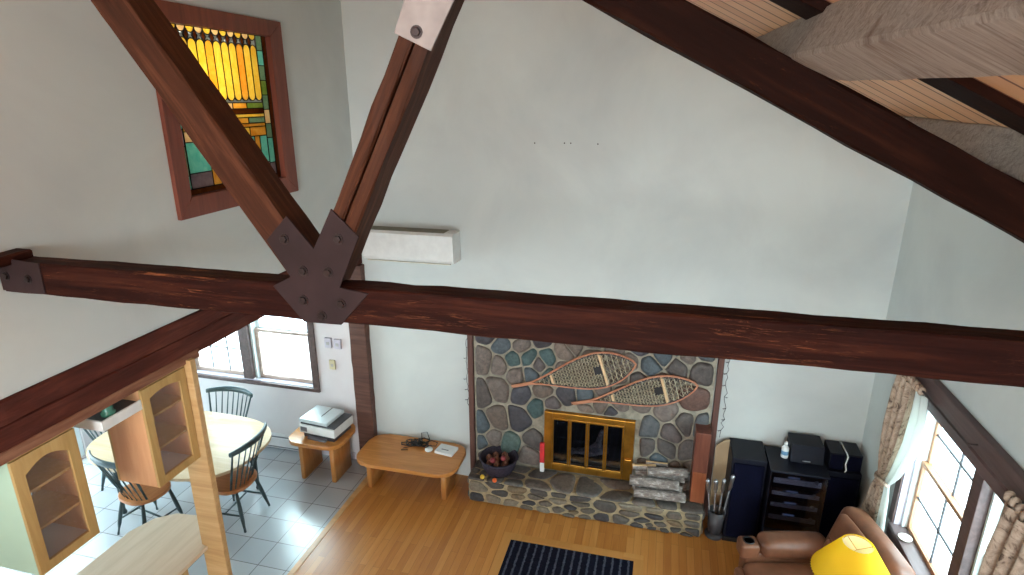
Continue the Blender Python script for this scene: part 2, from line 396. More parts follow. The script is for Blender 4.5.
def timber(name, p0, p1, w, h, mat, parent, up=(0, 0, 1), bev=.006, wob=.0035, label=None):
    """rough-sawn timber: slightly uneven edges"""
    m, L = barM(p0, p1, up); bm = new_bm(); n = max(4, int(L / .12)); rings = []
    for i in range(n + 1):
        x = -L / 2 + L * i / n; j = [random.uniform(-wob, wob) for _ in range(4)]
        e = bev; ww, hh = w / 2, h / 2; r = []
        for (sy, sz) in ((-1, -1), (1, -1), (1, 1), (-1, 1)):
            k = random.uniform(-wob, wob)
            if sy * sz > 0: r += [(sy * (ww + k), sz * (hh - e + j[0])), (sy * (ww - e + j[1]), sz * (hh + k))]
            else: r += [(sy * (ww - e + j[2]), sz * (hh + k)), (sy * (ww + k), sz * (hh - e + j[3]))]
        rings.append([bm.verts.new((x, a, b)) for a, b in r])
    for A, B in zip(rings, rings[1:]):
        for k in range(8): bm.faces.new([A[k], A[(k + 1) % 8], B[(k + 1) % 8], B[k]])
    bm.faces.new(rings[0]); bm.faces.new(rings[-1])
    if parent is None: return bm, m
    return obj(name, bm, mat, parent, label, M4=m)
def rrect(x0, y0, x1, y1, r, n=8, bow=0.):
    """rounded rectangle outline with slightly bowed sides"""
    out = []
    for cx, cy, a in ((x1 - r, y1 - r, 0), (x0 + r, y1 - r, 90), (x0 + r, y0 + r, 180), (x1 - r, y0 + r, 270)):
        for k in range(n + 1):
            t = math.radians(a + 90 * k / n); out.append((cx + r * math.cos(t), cy + r * math.sin(t)))
    if bow:
        mx, my = (x0 + x1) / 2, (y0 + y1) / 2; hx, hy = (x1 - x0) / 2, (y1 - y0) / 2
        out = [(x + bow * (1 - ((y - my) / hy) ** 2) * (x - mx) / hx, y + bow * (1 - ((x - mx) / hx) ** 2) * (y - my) / hy) for x, y in out]
    return out

# ------------------------------------------------------------------ camera
HC = 4.25
yaw, pit, rol, fpx = math.radians(14.32564), math.radians(-17.6292), math.radians(-.117377), 604.614
Fv = V((-math.sin(yaw) * math.cos(pit), math.cos(yaw) * math.cos(pit), math.sin(pit)))
R0 = V((math.cos(yaw), math.sin(yaw), 0)); U0 = R0.cross(Fv)
Rv = R0 * math.cos(rol) + U0 * math.sin(rol); Uv = U0 * math.cos(rol) - R0 * math.sin(rol)
cd = bpy.data.cameras.new('camera'); cam = bpy.data.objects.new('camera', cd); COL.objects.link(cam)
mw = Matrix((Rv, Uv, -Fv)).transposed().to_4x4(); mw.translation = (0, 0, HC); cam.matrix_world = mw
cd.sensor_width = 36; cd.lens = fpx * 36 / 1024; cd.clip_start = .02; cd.clip_end = 200
sc.camera = cam

# ------------------------------------------------------------------ room shell
XL, XR, YF, XD, YB = -3.17, 2.0, 5.77, -6.7, -3.6
RIDGE = 6.02
def _rz(x): return 4.25 + .14 * .94 - .52 * (x - .331 * .94)
def roofz(x): return _rz(x) if x > XL else _rz(XL) - .52 * (XL - x)
DZ = .182
struct('floor', box(new_bm(), (-3.13, YB, -.1), (XR + .15, YF + .2, 0)), M['floor'])
bm = box(new_bm(), (XD, YB, -.1), (-3.13, YF + .2, 0))
cx, cy = (XD - 3.13) / 2, (YB + YF + .2) / 2
TILE_OFF = ((3.2 + cx) % .305, (cy - 4.87) % .311, 0)
M['tile'] = tiles(); struct('floor_tiled', bm, M['tile'])
struct('trim_1', box(new_bm(), (-3.16, YB, 0), (-3.10, 5.5, .006), .002), flat('floor_transition_oak', (206, 160, 104), .35))

def wallbox(name, boxes, mat):
    bm = new_bm()
    for a, b in boxes: box(bm, a, b)
    return struct(name, bm, mat)
# far wall (living part), gable above; dining part has the window opening
def gable(bm, xs, y0, y1, zb):
    pts = [(x, zb) for x in (xs[0], xs[-1])]
    poly = [(xs[0], zb), (xs[-1], zb)] + [(x, roofz(x) + DZ) for x in reversed(xs)]
    t = new_bm(); a = [t.verts.new((x, y0, z)) for x, z in poly]; b = [t.verts.new((x, y1, z)) for x, z in poly]
    t.faces.new(a); t.faces.new(list(reversed(b)))
    for i in range(len(a)): t.faces.new([a[i], a[(i + 1) % len(a)], b[(i + 1) % len(a)], b[i]])
    merge(bm, t); return bm
FBX0, FBX1, FBZ0, FBZ1 = -1.06, -.18, .36, 1.0
bm = new_bm()
box(bm, (XL - .1, YF, 0), (FBX0, YF + .6, 1.2)); box(bm, (FBX1, YF, 0), (XR + .15, YF + .6, 1.2))
box(bm, (FBX0, YF, 0), (FBX1, YF + .6, FBZ0)); box(bm, (FBX0, YF, FBZ1), (FBX1, YF + .6, 1.2)); box(bm, (FBX0, YF + .5, FBZ0), (FBX1, YF + .6, FBZ1))
gable(bm, [XL - .1, XL, XR + .15], YF, YF + .2, 1.2)
struct('wall_far', bm, M['wall'])
WD = (-5.70, -3.92, .90, 1.98)   # dining window opening
wallbox('wall_dining_far', [((XD, YF, 0), (WD[0], YF + .2, 2.6)), ((WD[1], YF, 0), (XL - .1, YF + .2, 2.6)), ((WD[0], YF, 0), (WD[1], YF + .2, WD[2])), ((WD[0], YF, WD[3]), (WD[1], YF + .2, 2.6))], M['wall_din'])
bm = gable(new_bm(), [XD, XL - .1], YF, YF + .2, 2.6); struct('wall_upper_far', bm, M['wall'])
# left upper wall above the dining beam, with the stained glass opening
SY0, SY1, SZ0, SZ1 = 3.44, 4.60, 3.56, 4.72
wallbox('wall_left', [((XL - .1, YB, 2.795), (XL, SY0, RIDGE)), ((XL - .1, SY1, 2.795), (XL, YF, RIDGE)), ((XL - .1, SY0, 2.795), (XL, SY1, SZ0)), ((XL - .1, SY0, SZ1), (XL, SY1, RIDGE))], M['wall'])
wallbox('wall_dining_left', [((XD - .15, YB, -.1), (XD, 2.3, 4.55)), ((XD - .15, 5.0, -.1), (XD, YF + .2, 4.55)), ((XD - .15, 2.3, 2.08), (XD, 5.0, 4.55)), ((XD - .15, 2.3, -.1), (XD, 5.0, .02))], M['wall_din'])
# right wall with window opening
WR = (2.62, 4.78, .90, 2.08)
ZR = roofz(XR) + .19
wallbox('wall_right', [((XR, YB, -.1), (XR + .15, WR[0], ZR)), ((XR, WR[1], -.1), (XR + .15, YF + .2, ZR)), ((XR, WR[0], -.1), (XR + .15, WR[1], WR[2])), ((XR, WR[0], WR[3]), (XR + .15, WR[1], ZR))], M['wall'])
# unseen back wall: lower and loft openings added to let daylight in
bm = new_bm()
box(bm, (XD, YB - .2, -.1), (-1.9, YB, 2.6)); box(bm, (.1, YB - .2, -.1), (XR + .15, YB, 2.6)); box(bm, (-1.9, YB - .2, 2.05), (.1, YB, 2.6))
box(bm, (XD, YB - .2, 2.6), (XR + .15, YB, 3.5)); box(bm, (XD, YB - .2, 3.5), (-2.5, YB, 4.9)); box(bm, (-.1, YB - .2, 3.5), (1.3, YB, 4.0)); box(bm, (-.1, YB - .2, 4.0), (.3, YB, 4.6))
gable(bm, [XD, XL, -.2], YB - .2, YB, 4.9)
struct('wall_back', bm, M['wall'])
# loft floor under the camera
struct('floor_loft', box(new_bm(), (XL, YB, 2.5), (XR, .35, 2.68)), M['floor'])
struct('ceiling_dining', box(new_bm(), (XD, YB, 2.62), (XL - .2, YF, 2.79)), M['ceil'])
# roof decks
def slab(name, x0, x1, mat, off=DZ, th=.05):
    bm = new_bm(); m, L = barM((x0, (YB + YF) / 2 + .1, roofz(x0) + off + th / 2), (x1, (YB + YF) / 2 + .1, roofz(x1) + off + th / 2), (0, 0, 1))
    # bar axis = slope direction ; width along y
    box(bm, (-L / 2, -(YF - YB) / 2 - .3, -th / 2), (L / 2, (YF - YB) / 2 + .3, th / 2))
    o = obj(name, bm, mat, None, M4=m); o['kind'] = 'structure'; return o
slab('ceiling', XL, XR + .15, M['deck'])
slab('ceiling_left_slope', XL, XD - .2, M['ceil'])
struct('baseboard_dining', box(new_bm(), (XD, YF - .02, 0), (XL - .28, YF, .09), .004), M['jamb'])
struct('ground', box(new_bm(), (-40, -40, -.9), (40, 40, -.6)), M['snow'])

# ------------------------------------------------------------------ roof truss
KT = 2.16 / 2.3; YT = 2.16; D = .13 * KT; YC = YT + D / 2
def T(x, z): return (x * KT, HC + (z - HC) * KT)   # truss sizes taken at depth 2.3 carried to the real depth
truss = thing('roof_truss', 'dark stained timber roof truss with bolted steel plates spanning the room', 'roof truss', (-.6, YC, 3.27))
timber('tie_beam', (XL + .005, YC, T(0, 3.345)[1]), (XR - .005, YC, T(0, 3.355)[1]), D, .172 * KT, M['beam'], truss)
sl = (.887, 0, -.462); nr = V((.462, 0, .887))
def rz(x): return HC + KT * (4.547 - HC - .525 * (x / KT - .03))          # rafter top edge
hh = .148 * KT
timber('rafter', (XL + .02, YC, rz(XL + .02) - hh / 2 * 1.127), (XR - .01, YC, rz(XR - .01) - hh / 2 * 1.127), D, hh, M['rafter'], truss)
def webm(name, p0, p1, w, split=False):
    DW = D * 1.32; p0 = (p0[0], YT + DW / 2, p0[2]); p1 = (p1[0], YT + DW / 2, p1[2])
    if not split: return timber(name, p0, p1, DW, w, M['web'], truss)
    m, L = barM(p0, p1); bm = new_bm()
    for s in (-1, 1):
        b2, _ = timber('x', p0, p1, DW, w / 2 - .004, M['web'], None); bmesh.ops.translate(b2, vec=(0, 0, s * (w / 4 + .002)), verts=b2.verts); merge(bm, b2)
    return obj(name, bm, M['web'], truss, M4=m)
zt_ = T(0, 3.455)[1]; xa = -1.53 * KT; dxz = (5.80 - 3.455) / (3.155 - 1.53)
webm('diagonal_brace', (xa, YC, zt_), (XL + .02, YC, zt_ + (xa - XL - .02) * dxz), .155 * KT)
p_ = T(-.80, 4.78); webm('diagonal_brace', (-1.475 * KT, YC, zt_), (p_[0], YC, p_[1]), .132 * KT, True)
def plate(name, poly, mat, bolts, y=YT, th=.008):
    bm = new_bm(); m = Matrix(((1, 0, 0, 0), (0, 0, 1, 0), (0, 1, 0, 0), (0, 0, 0, 1)))
    prism(bm, poly, y - th, y + .001, .0015, 0, m)
    p = obj(name, bm, mat, truss)
    for x, z in bolts:
        b = new_bm(); t = [(x + .016 * math.cos(k * PI / 3), z + .016 * math.sin(k * PI / 3)) for k in range(6)]
        prism(b, t, y - th - .012, y - th, .002, 0, m)
        prism(b, [(x + .023 * math.cos(k * PI / 8), z + .023 * math.sin(k * PI / 8)) for k in range(16)], y - th - .003, y - th + .0005, 0, 0, m)
        obj('bolt', b, M['bolt'], p)
def P(u, v, y):   # where the sight line of a pixel of the photograph meets the plane y
    d = Rv * (u - 512) / fpx - Uv * (v - 287.5) / fpx + Fv; q = d * (y / d.y); return (q.x, q.z + HC)
yp = YT - .008
plate('gusset_plate', [P(u, v, yp) for u, v in ((266.5, 240), (286, 216), (313.8, 249.6), (330.5, 209), (358.4, 237), (338.9, 288), (368, 294), (341, 325), (304, 322), (273, 286), (291, 277))], M['steel'], [P(u, v, yp) for u, v in ((284, 239), (338, 239), (303, 271), (328, 272.5), (303.5, 300), (341, 304), (322, 316))])
plate('apex_plate', [P(394, 33, yp), P(430.5, 51, yp), P(455, -3, yp), P(480, -60, yp), P(440, -80, yp), P(404, 0, yp)], M['steel2'], [P(416.5, 32, yp), P(432, -20, yp)])
plate('end_plate', [(XL + .004, P(2, 258, yp)[1]), P(38, 263.5, yp), P(45, 294.5, yp), (XL + .004, P(2, 290, yp)[1])], M['steel'], [P(28, 279, yp), P(6, 276, yp)])
# dark chord board on the roof deck above the truss
m, L = barM((XL + .05, 2.2, roofz(XL + .05) + DZ - .018), (XR - .02, 2.2, roofz(XR - .02) + DZ - .018))
o = single('roof_board', box(new_bm(), (-L / 2, -.11, -.016), (L / 2, .11, .016), .003), M['rafter'], 'dark brown board fixed under the pine roof boards above the truss rafter', 'board', None, m)
# purlins
pl = ['rough whitewashed roof purlin nearest the ridge', 'rough whitewashed roof purlin second below the ridge', 'rough whitewashed roof purlin above the right diagonal brace', 'rough whitewashed roof purlin just above the top edge of the photo', 'large whitewashed rough-sawn purlin with knots crossing the top right corner', 'whitewashed purlin at the right edge, lower on the roof than the big knotty one', 'rough whitewashed roof purlin lowest, by the right wall']
for i, (x0, k_) in enumerate(((-2.5, 0), (-1.8, 0), (-1.0, 0), (-.36, .01), (.338, .031), (1.03, .012), (1.68, 0))):
    if i in (0, 1, 2): continue
    ya_, yb_ = YB + .01, 4.8; ends = []
    for yy in (ya_, yb_):
        xx = x0 + k_ * (2.3 - yy); z0 = roofz(xx) - .003; ends.append(V((xx, yy, z0)) + V(sl) * .081 + nr * .081)
    bm, m = timber('roof_purlin', ends[0], ends[1], .162, .162, None, None, tuple(nr), .010, .0035)
    single('roof_purlin', bm, M['white_timber'], pl[i], 'roof beam', 'whitewashed roof purlins', m)
# ledger stub along the left wall
bm, m = timber('timber_block', (XL + .055, 1.98, 3.492), (XL + .055, 2.262, 3.492), .10, .05, None, None)
single('timber_block', bm, M['beam'], 'short dark timber block on the left wall at the end of the tie beam', 'block', None, m)

# ------------------------------------------------------------------ dining beam and post
db = thing('dining_beam', 'dark doubled timber beam carrying the left wall over the kitchen and dining opening', 'beam', (-3.26, 2.6, 2.5))
timber('upper_timber', (-3.265, YB + .01, 2.728), (-3.265, YF - .005, 2.728), .23, .128, M['beamred'], db)
timber('lower_timber', (-3.262, YB + .01, 2.583), (-3.262, YF - .005, 2.583), .212, .155, M['beamred'], db)
obj('fascia_strip', box(new_bm(), (-3.19, 1.2, 2.472), (-3.150, 3.30, 2.535), .003), wood('raw_brown_fascia', [(.25, (96, 58, 44)), (.5, (130, 88, 68)), (.7, (156, 116, 92)), (.8, (206, 194, 182))], 'Y', .6, 10, 6, .3, .2), db, 'worn lighter strip along the underside')
bm, m = timber('corner_post', (-3.235, 5.715, .001), (-3.235, 5.715, 2.5), .10, .205, None, None, (1, 0, 0))
single('corner_post', bm, M['beamZ'], 'square brown timber post against the far wall between dining area and living room', 'post', None, m)

# ------------------------------------------------------------------ stained glass window
sw = thing('stained_glass_window', 'stained glass window with amber and turquoise panes in wide red-brown frame, high on left wall', 'stained glass window', (XL, 4.02, 3.45))
bm = new_bm(); fo = (3.335, 4.71, 3.452, 4.822); fi = (3.462, 4.545, 3.592, 4.70)
def quadbar(bm, a, b, c, d, x0, x1):
    t = new_bm(); lo = [t.verts.new((x0, p[0], p[1])) for p in (a, b, c, d)]; hi = [t.verts.new((x1, p[0], p[1])) for p in (a, b, c, d)]
    t.faces.new(lo); t.faces.new(hi)
    for i in range(4): t.faces.new([lo[i], lo[(i + 1) % 4], hi[(i + 1) % 4], hi[i]])
    bmesh.ops.bevel(t, geom=t.edges[:], offset=.003, segments=1, affect='EDGES'); merge(bm, t)
O = [(fo[0], fo[2]), (fo[1], fo[2]), (fo[1], fo[3]), (fo[0], fo[3])]; I = [(fi[0], fi[2]), (fi[1], fi[2]), (fi[1], fi[3]), (fi[0], fi[3])]
for k in range(4): quadbar(bm, O[k], O[(k + 1) % 4], I[(k + 1) % 4], I[k], XL - .03, XL + .03)
obj('frame', bm, M['redframe'], sw)
gm = new_bm(); lm = new_bm(); keys = list(SG); xg = XL - .02
def pane(poly, key, lead=True):
    t = [gm.verts.new((xg, y, z)) for y, z in poly]; f = gm.faces.new(t); f.material_index = keys.index(key)
    t2 = [gm.verts.new((xg - .004, y, z)) for y, z in poly]; f = gm.faces.new(list(reversed(t2))); f.material_index = keys.index(key)
    if lead:
        n = len(poly)
        for i in range(n):
            a, b = poly[i], poly[(i + 1) % n]; d = V((0, b[0] - a[0], b[1] - a[1])).length
            if d > 1e-4: bar(lm, (xg - .002, a[0], a[1]), (xg - .002, b[0], b[1]), .0065, .011, 0, 0, (1, 0, 0))
def rect(y0, z0, y1, z1, k): pane([(y0, z0), (y1, z0), (y1, z1), (y0, z1)], k)
ya, yb, za, zb = fi[0], fi[1], fi[2], fi[3]; W_, H_ = yb - ya, zb - za
def S(s, t): return ya + s * W_, za + t * H_
def R4(s0, t0, s1, t1, k): rect(*S(s0, t0), *S(s1, t1), k)
# dark strip between glass and frame on the right and bottom
R4(.955, 0, 1, 1, 'b'); R4(0, 0, .955, .035, 'b')
cs = ['s', 't', 's', 'g', 's', 'c', 's', 't', 'p']
zz = [1, .9, .8, .7, .6, .5, .4, .3, .12, .035]
for i in range(9):
    R4(.885, zz[i + 1], .955, zz[i], cs[i])
    R4(0, zz[i + 1], .06, zz[i], cs[(i + 2) % 9])
n = 11; w0 = (.885 - .06) / n
for i in range(n):
    s0, s1 = .06 + i * w0, .06 + (i + 1) * w0; mid = (s0 + s1) / 2; r = w0 / 2
    cap = []
    for k in range(9):
        a = PI * k / 8; cap.append(S(mid + r * math.cos(a), .895 + r * 1.0 * math.sin(a)))
    for k in range(9):
        a = PI + PI * k / 8; cap.append(S(mid + r * math.cos(a), .60 + r * 1.0 * math.sin(a)))
    pane(cap, 'yo'[i in (3, 4, 8, 9)] if i % 3 else 'y')
    half = [S(mid + r * math.cos(PI + PI * k / 8), 1.0 + r * 1.0 * math.sin(PI + PI * k / 8)) for k in range(9)]
    pane(half, 'c' if i % 2 else 'y')
    for ss in (s0, s1):
        if ss > .07 and (ss != s1 or i == n - 1) and ss < .88: pane([S(ss - r * .55, .95), S(ss, .915), S(ss + r * .55, .95), S(ss, .985)], 'b')
for a, b, k in ((.06, .2, 'g'), (.2, .42, 'g'), (.42, .55, 'c'), (.55, .7, 'o'), (.7, .885, 'g')): R4(a, .51, b, .55, k)
R4(.06, .475, .885, .51, 'b'); R4(.06, .45, .885, .475, 'y')
for a, b, k in ((.06, .3, 'o'), (.3, .5, 'c'), (.5, .7, 'o'), (.7, .885, 's')): R4(a, .41, b, .45, k)
R4(.06, .385, .885, .41, 'o')
for a, b, k in ((.06, .25, 'c'), (.25, .5, 'o'), (.5, .7, 'y'), (.7, .885, 'o')): R4(a, .32, b, .385, k)
for a, b, k in ((.06, .26, 't'), (.26, .34, 'o'), (.34, .5, 't'), (.5, .58, 'o'), (.58, .74, 't'), (.74, .80, 'o'), (.80, .885, 't')): R4(a, .13 if k == 't' else .035, b, .32, k)
for a, b, k in ((.06, .26, 'p'), (.34, .5, 'o'), (.58, .74, 'p'), (.80, .885, 'p')): R4(a, .035, b, .13, k)
obj('leaded_glass', gm, [SG[k] for k in keys], sw); obj('lead_came', lm, M['lead'], sw)

# ------------------------------------------------------------------ dining window (window_1)
w1 = bpy.data.objects.new('window_1', None); COL.objects.link(w1); w1.location = (-4.78, YF, .9); w1['kind'] = 'structure'; ORI[w1.name] = V((-4.78, YF, .9))
bm = new_bm()
box(bm, (-3.93, YF - .02, .86), (-3.845, YF + .02, 2.06), .004); box(bm, (-5.76, YF - .02, .90), (-5.68, YF + .02, 2.06), .004)
box(bm, (-5.76, YF - .02, 1.97), (-3.845, YF + .02, 2.06), .004); box(bm, (-4.885, YF - .02, .93), (-4.755, YF + .05, 1.98), .004)
obj('casing', bm, M['trimdk'], w1)
bm = new_bm(); box(bm, (-5.74, YF - .03, .86), (-3.845, YF + .002, .905), .004); obj('apron', bm, M['trimdk'], w1)
bm = new_bm(); box(bm, (-5.68, YF, .885), (-3.93, YF + .12, .915), .004); obj('sill', bm, M['jamb'], w1)
def sashes(x0, x1, parent, cols):
    y = YF + .08
    for (za_, zb_, yy) in ((.915, 1.56, y), (1.53, 1.97, y + .045)):
        b = new_bm(); fw = .045
        box(b, (x0, yy, za_), (x1, yy + .035, za_ + fw), .003); box(b, (x0, yy, zb_ - fw * .8), (x1, yy + .035, zb_), .003)
        box(b, (x0, yy, za_ + fw), (x0 + fw, yy + .035, zb_ - fw * .8), .003); box(b, (x1 - fw, yy, za_ + fw), (x1, yy + .035, zb_ - fw * .8), .003)
        s = obj('sash', b, M['sashpale' if za_ < 1 else 'vinyl'], parent)
        b = box(new_bm(), (x0 + fw, yy + .014, za_ + fw), (x1 - fw, yy + .020, zb_ - fw * .8)); obj('pane', b, M['glass'], s)
        if cols:
            b = new_bm()
            for k in range(1, 3): xx = x0 + (x1 - x0) * k / 3; box(b, (xx - .007, yy + .010, za_ + fw), (xx + .007, yy + .024, zb_ - fw * .8))
            zz_ = (za_ + zb_) / 2 + .02; box(b, (x0 + fw, yy + .010, zz_ - .007), (x1 - fw, yy + .024, zz_ + .007))
            obj('muntin', b, M['dkgrey'], s)
    b = new_bm(); box(b, (x0 - .03, YF + .03, .91), (x0, YF + .15, 1.98), .002); box(b, (x1, YF + .03, .91), (x1 + .03, YF + .15, 1.98), .002); obj('track', b, M['vinyl'], parent)
sashes(-4.725, -3.96, w1, False); sashes(-5.66, -4.915, w1, True)
# guessed glass sliding door, added in the dining end wall to explain the light
d1 = bpy.data.objects.new('guessed_door_1', None); COL.objects.link(d1); d1.location = (XD, 3.65, 0); d1['kind'] = 'structure'; ORI[d1.name] = V((XD, 3.65, 0))
for ya_, yb_, xo in ((2.3, 3.70, -.10), (3.60, 5.0, -.05)):
    bm = new_bm(); x0_, x1_ = XD + xo - .02, XD + xo + .02
    box(bm, (x0_, ya_, .02), (x1_, ya_ + .07, 2.08), .003); box(bm, (x0_, yb_ - .07, .02), (x1_, yb_, 2.08), .003); box(bm, (x0_, ya_ + .07, .02), (x1_, yb_ - .07, .12), .003); box(bm, (x0_, ya_ + .07, 2.0), (x1_, yb_ - .07, 2.08), .003)
    f_ = obj('door_frame', bm, M['vinyl'], d1); obj('pane', box(new_bm(), (x0_ + .017, ya_ + .06, .11), (x1_ - .017, yb_ - .06, 2.01)), M['glass'], f_)
# ------------------------------------------------------------------ right window (window_2)
w2 = bpy.data.objects.new('window_2', None); COL.objects.link(w2); w2.location = (XR, 3.8, .9); w2['kind'] = 'structure'; ORI[w2.name] = V((XR, 3.8, .9))
bm = box(new_bm(), (XR - .055, 1.9, 2.075), (XR - .001, 4.86, 2.30), .006); obj('header', bm, M['trimdk'], w2)
bm = box(new_bm(), (XR - .03, 2.5, .862), (XR + .115, 4.80, .906), .006); obj('sill', bm, M['stoolgrey'], w2)
bm = box(new_bm(), (XR - .012, 2.5, .76), (XR - .001, 4.84, .855), .003); obj('apron', bm, M['trimdk'], w2)
bm = new_bm(); box(bm, (XR - .015, 3.735, .90), (XR + .12, 3.85, 2.075), .004); obj('mullion', bm, M['trimdk'], w2)
bm = new_bm(); box(bm, (XR - .015, 4.775, .90), (XR - .001, 4.86, 2.08), .003); box(bm, (XR - .015, 2.54, .90), (XR - .001, 2.625, 2.08), .003); obj('casing', bm, M['trimdk'], w2)
bm = new_bm(); box(bm, (XR, 4.768, .9), (XR + .15, 4.785, 2.08)); box(bm, (XR, 2.615, .9), (XR + .15, 2.63, 2.08)); obj('jamb', bm, M['jamb'], w2)
def sash_r(y0, y1):
    for (za_, zb_, xx) in ((.905, 1.535, XR + .085), (1.495, 2.075, XR + .118)):
        b = new_bm(); fw = .034
        box(b, (xx, y0, za_), (xx + .03, y1, za_ + fw), .003); box(b, (xx, y0, zb_ - fw), (xx + .03, y1, zb_), .003)
        box(b, (xx, y0, za_ + fw), (xx + .03, y0 + fw, zb_ - fw), .003); box(b, (xx, y1 - fw, za_ + fw), (xx + .03, y1, zb_ - fw), .003)
        s = obj('sash', b, M['sash'], w2)
        b = box(new_bm(), (xx + .012, y0 + fw, za_ + fw), (xx + .018, y1 - fw, zb_ - fw)); obj('pane', b, M['glass'], s)
        b = new_bm(); ym = (y0 + y1) / 2; zm = (za_ + zb_) / 2
        box(b, (xx + .009, ym - .008, za_ + fw), (xx + .021, ym + .008, zb_ - fw)); box(b, (xx + .009, y0 + fw, zm - .008), (xx + .021, y1 - fw, zm + .008)); obj('muntin', b, M['dkgrey'], s)
    b = new_bm(); box(b, (XR + .05, y1, .9), (XR + .145, y1 + .022, 2.08), .002); box(b, (XR + .05, y0 - .022, .9), (XR + .145, y0, 2.08), .002); obj('track', b, M['vinyl'], w2)
sash_r(3.875, 4.745); sash_r(2.655, 3.71)

# ------------------------------------------------------------------ fireplace
def clip(poly, px, py, nx, ny):
    out = []; n = len(poly)
    for i in range(n):
        a, b = poly[i], poly[(i + 1) % n]; da = (a[0] - px) * nx + (a[1] - py) * ny; dbb = (b[0] - px) * nx + (b[1] - py) * ny
        if da <= 0: out.append(a)
        if (da < 0 < dbb) or (dbb < 0 < da):
            t = da / (da - dbb); out.append((a[0] + (b[0] - a[0]) * t, a[1] + (b[1] - a[1]) * t))
    return out
def cells(x0, y0, x1, y1, n, asp=1., it=6, holes=()):
    rnd = random.Random(int((x0 * 7 + y1 * 13 + n) * 100))
    def inhole(p): return any(h[0] < p[0] < h[2] and h[1] < p[1] < h[3] for h in holes)
    pts = []
    while len(pts) < n:
        pts.append((rnd.uniform(x0, x1), rnd.uniform(y0, y1)))
    for k in range(it):
        res = []
        for i, p in enumerate(pts):
            poly = [(x0, y0), (x1, y0), (x1, y1), (x0, y1)]
            for j, q in enumerate(pts):
                if i == j: continue
                nx, ny = (q[0] - p[0]), (q[1] - p[1]) * asp * asp
                poly = clip(poly, (p[0] + q[0]) / 2, (p[1] + q[1]) / 2, nx, ny)
                if len(poly) < 3: break
            res.append(poly)
        if k < it - 1:
            new = []
            for p, poly in zip(pts, res):
                if len(poly) < 3: new.append(p); continue
                c = (sum(a[0] for a in poly) / len(poly), sum(a[1] for a in poly) / len(poly))
                new.append((p[0] + (c[0] - p[0]) * .7, p[1] + (c[1] - p[1]) * .7))
            pts = new
    out = []
    for p, poly in zip(pts, res):
        if inhole(p) or len(poly) < 3: continue
        for h in holes:
            xs = [a[0] for a in poly]; ys = [a[1] for a in poly]
            if max(xs) > h[0] and min(xs) < h[2] and max(ys) > h[1] and min(ys) < h[3]:
                d = [(h[0] - p[0], (h[0], p[1], 1, 0)), (p[0] - h[2], (h[2], p[1], -1, 0)), (h[1] - p[1], (p[0], h[1], 0, 1)), (p[1] - h[3], (p[0], h[3], 0, -1))]
                poly = clip(poly, *max(d)[1])
        if len(poly) >= 3: out.append(poly)
    return out
def stones(bm, polys, mp, gap=.012, depth=.045, rnd=random.Random(3)):
    """rounded field stones; mp maps (a, b, height) to space"""
    for poly in polys:
        c = (sum(a[0] for a in poly) / len(poly), sum(a[1] for a in poly) / len(poly))
        sz = max(math.hypot(a[0] - c[0], a[1] - c[1]) for a in poly)
        if sz < .03: continue
        q = []
        for a in poly:
            d = math.hypot(a[0] - c[0], a[1] - c[1]); k = max(.3, (d - gap * 1.3) / d) * rnd.uniform(.93, 1.0); q.append((c[0] + (a[0] - c[0]) * k, c[1] + (a[1] - c[1]) * k))
        for _ in range(2):
            q2 = []
            for i in range(len(q)):
                a, b = q[i], q[(i + 1) % len(q)]; f = .17
                q2 += [(a[0] + (b[0] - a[0]) * f, a[1] + (b[1] - a[1]) * f), (a[0] + (b[0] - a[0]) * (1 - f), a[1] + (b[1] - a[1]) * (1 - f))]
            q = q2
        dd = depth * rnd.uniform(.7, 1.25); rings = []; tx, ty = rnd.uniform(-.12, .12), rnd.uniform(-.12, .12)
        for s, h in ((1., -.01), (1., .3), (.93, .62), (.78, .86), (.5, .98)):
            rings.append([bm.verts.new(mp(c[0] + (x - c[0]) * s, c[1] + (y - c[1]) * s, dd * h + ((x - c[0]) * tx + (y - c[1]) * ty) * (h > 0) * .6 + rnd.uniform(-.002, .002))) for x, y in q])
        top = bm.verts.new(mp(c[0], c[1], dd))
        n = len(q)
        for A, B in zip(rings, rings[1:]):
            for i in range(n):
                f = bm.faces.new([A[i], A[(i + 1) % n], B[(i + 1) % n], B[i]]); f.smooth = True
        for i in range(n):
            f = bm.faces.new([rings[-1][i], rings[-1][(i + 1) % n], top]); f.smooth = True
fp = thing('fireplace', 'fieldstone fireplace with raised stone hearth and brass glass doors on the far wall', 'fireplace', (-.63, 5.6, 0))
FX0, FX1, FZ = -1.885, .60, 1.97; yf = 5.715
DX0, DX1, DZ0, DZ1 = -1.09, -.135, .33, 1.035
bm = new_bm(); m_ = .03
box(bm, (FX0, yf, 0), (DX0 + .05, YF, FZ)); box(bm, (DX1 - .05, yf, 0), (FX1, YF, FZ)); box(bm, (DX0 + .05, yf, DZ1 - .05), (DX1 - .05, YF, FZ)); box(bm, (DX0 + .05, yf, 0), (DX1 - .05, YF, DZ0 + .03))
ch = obj('chimney_breast', bm, M['mortar'], fp)
bm = new_bm(); stones(bm, cells(FX0 + .01, .31, FX1 - .01, FZ, 96, .92, 4, [(DX0 - .01, .2, DX1 + .01, DZ1 + .01)]), lambda a, b, h: (a, yf - h, b), .007, .04)
obj('stones', bm, M['stone'], ch)
hx0, hx1, hy, hz = -1.86, .585, 5.345, .285
bm = box(new_bm(), (hx0, hy, 0), (hx1, yf, hz), .02); he = obj('hearth', bm, M['mortar2'], fp)
bm = new_bm()
stones(bm, cells(hx0, .005, hx1, hz - .005, 44, 1.9, 6), lambda a, b, h: (a, hy - h, b), .014, .028)
stones(bm, cells(hy, .01, yf, hz - .01, 6, 1.6, 5), lambda a, b, h: (hx0 - h, a, b), .014, .022)
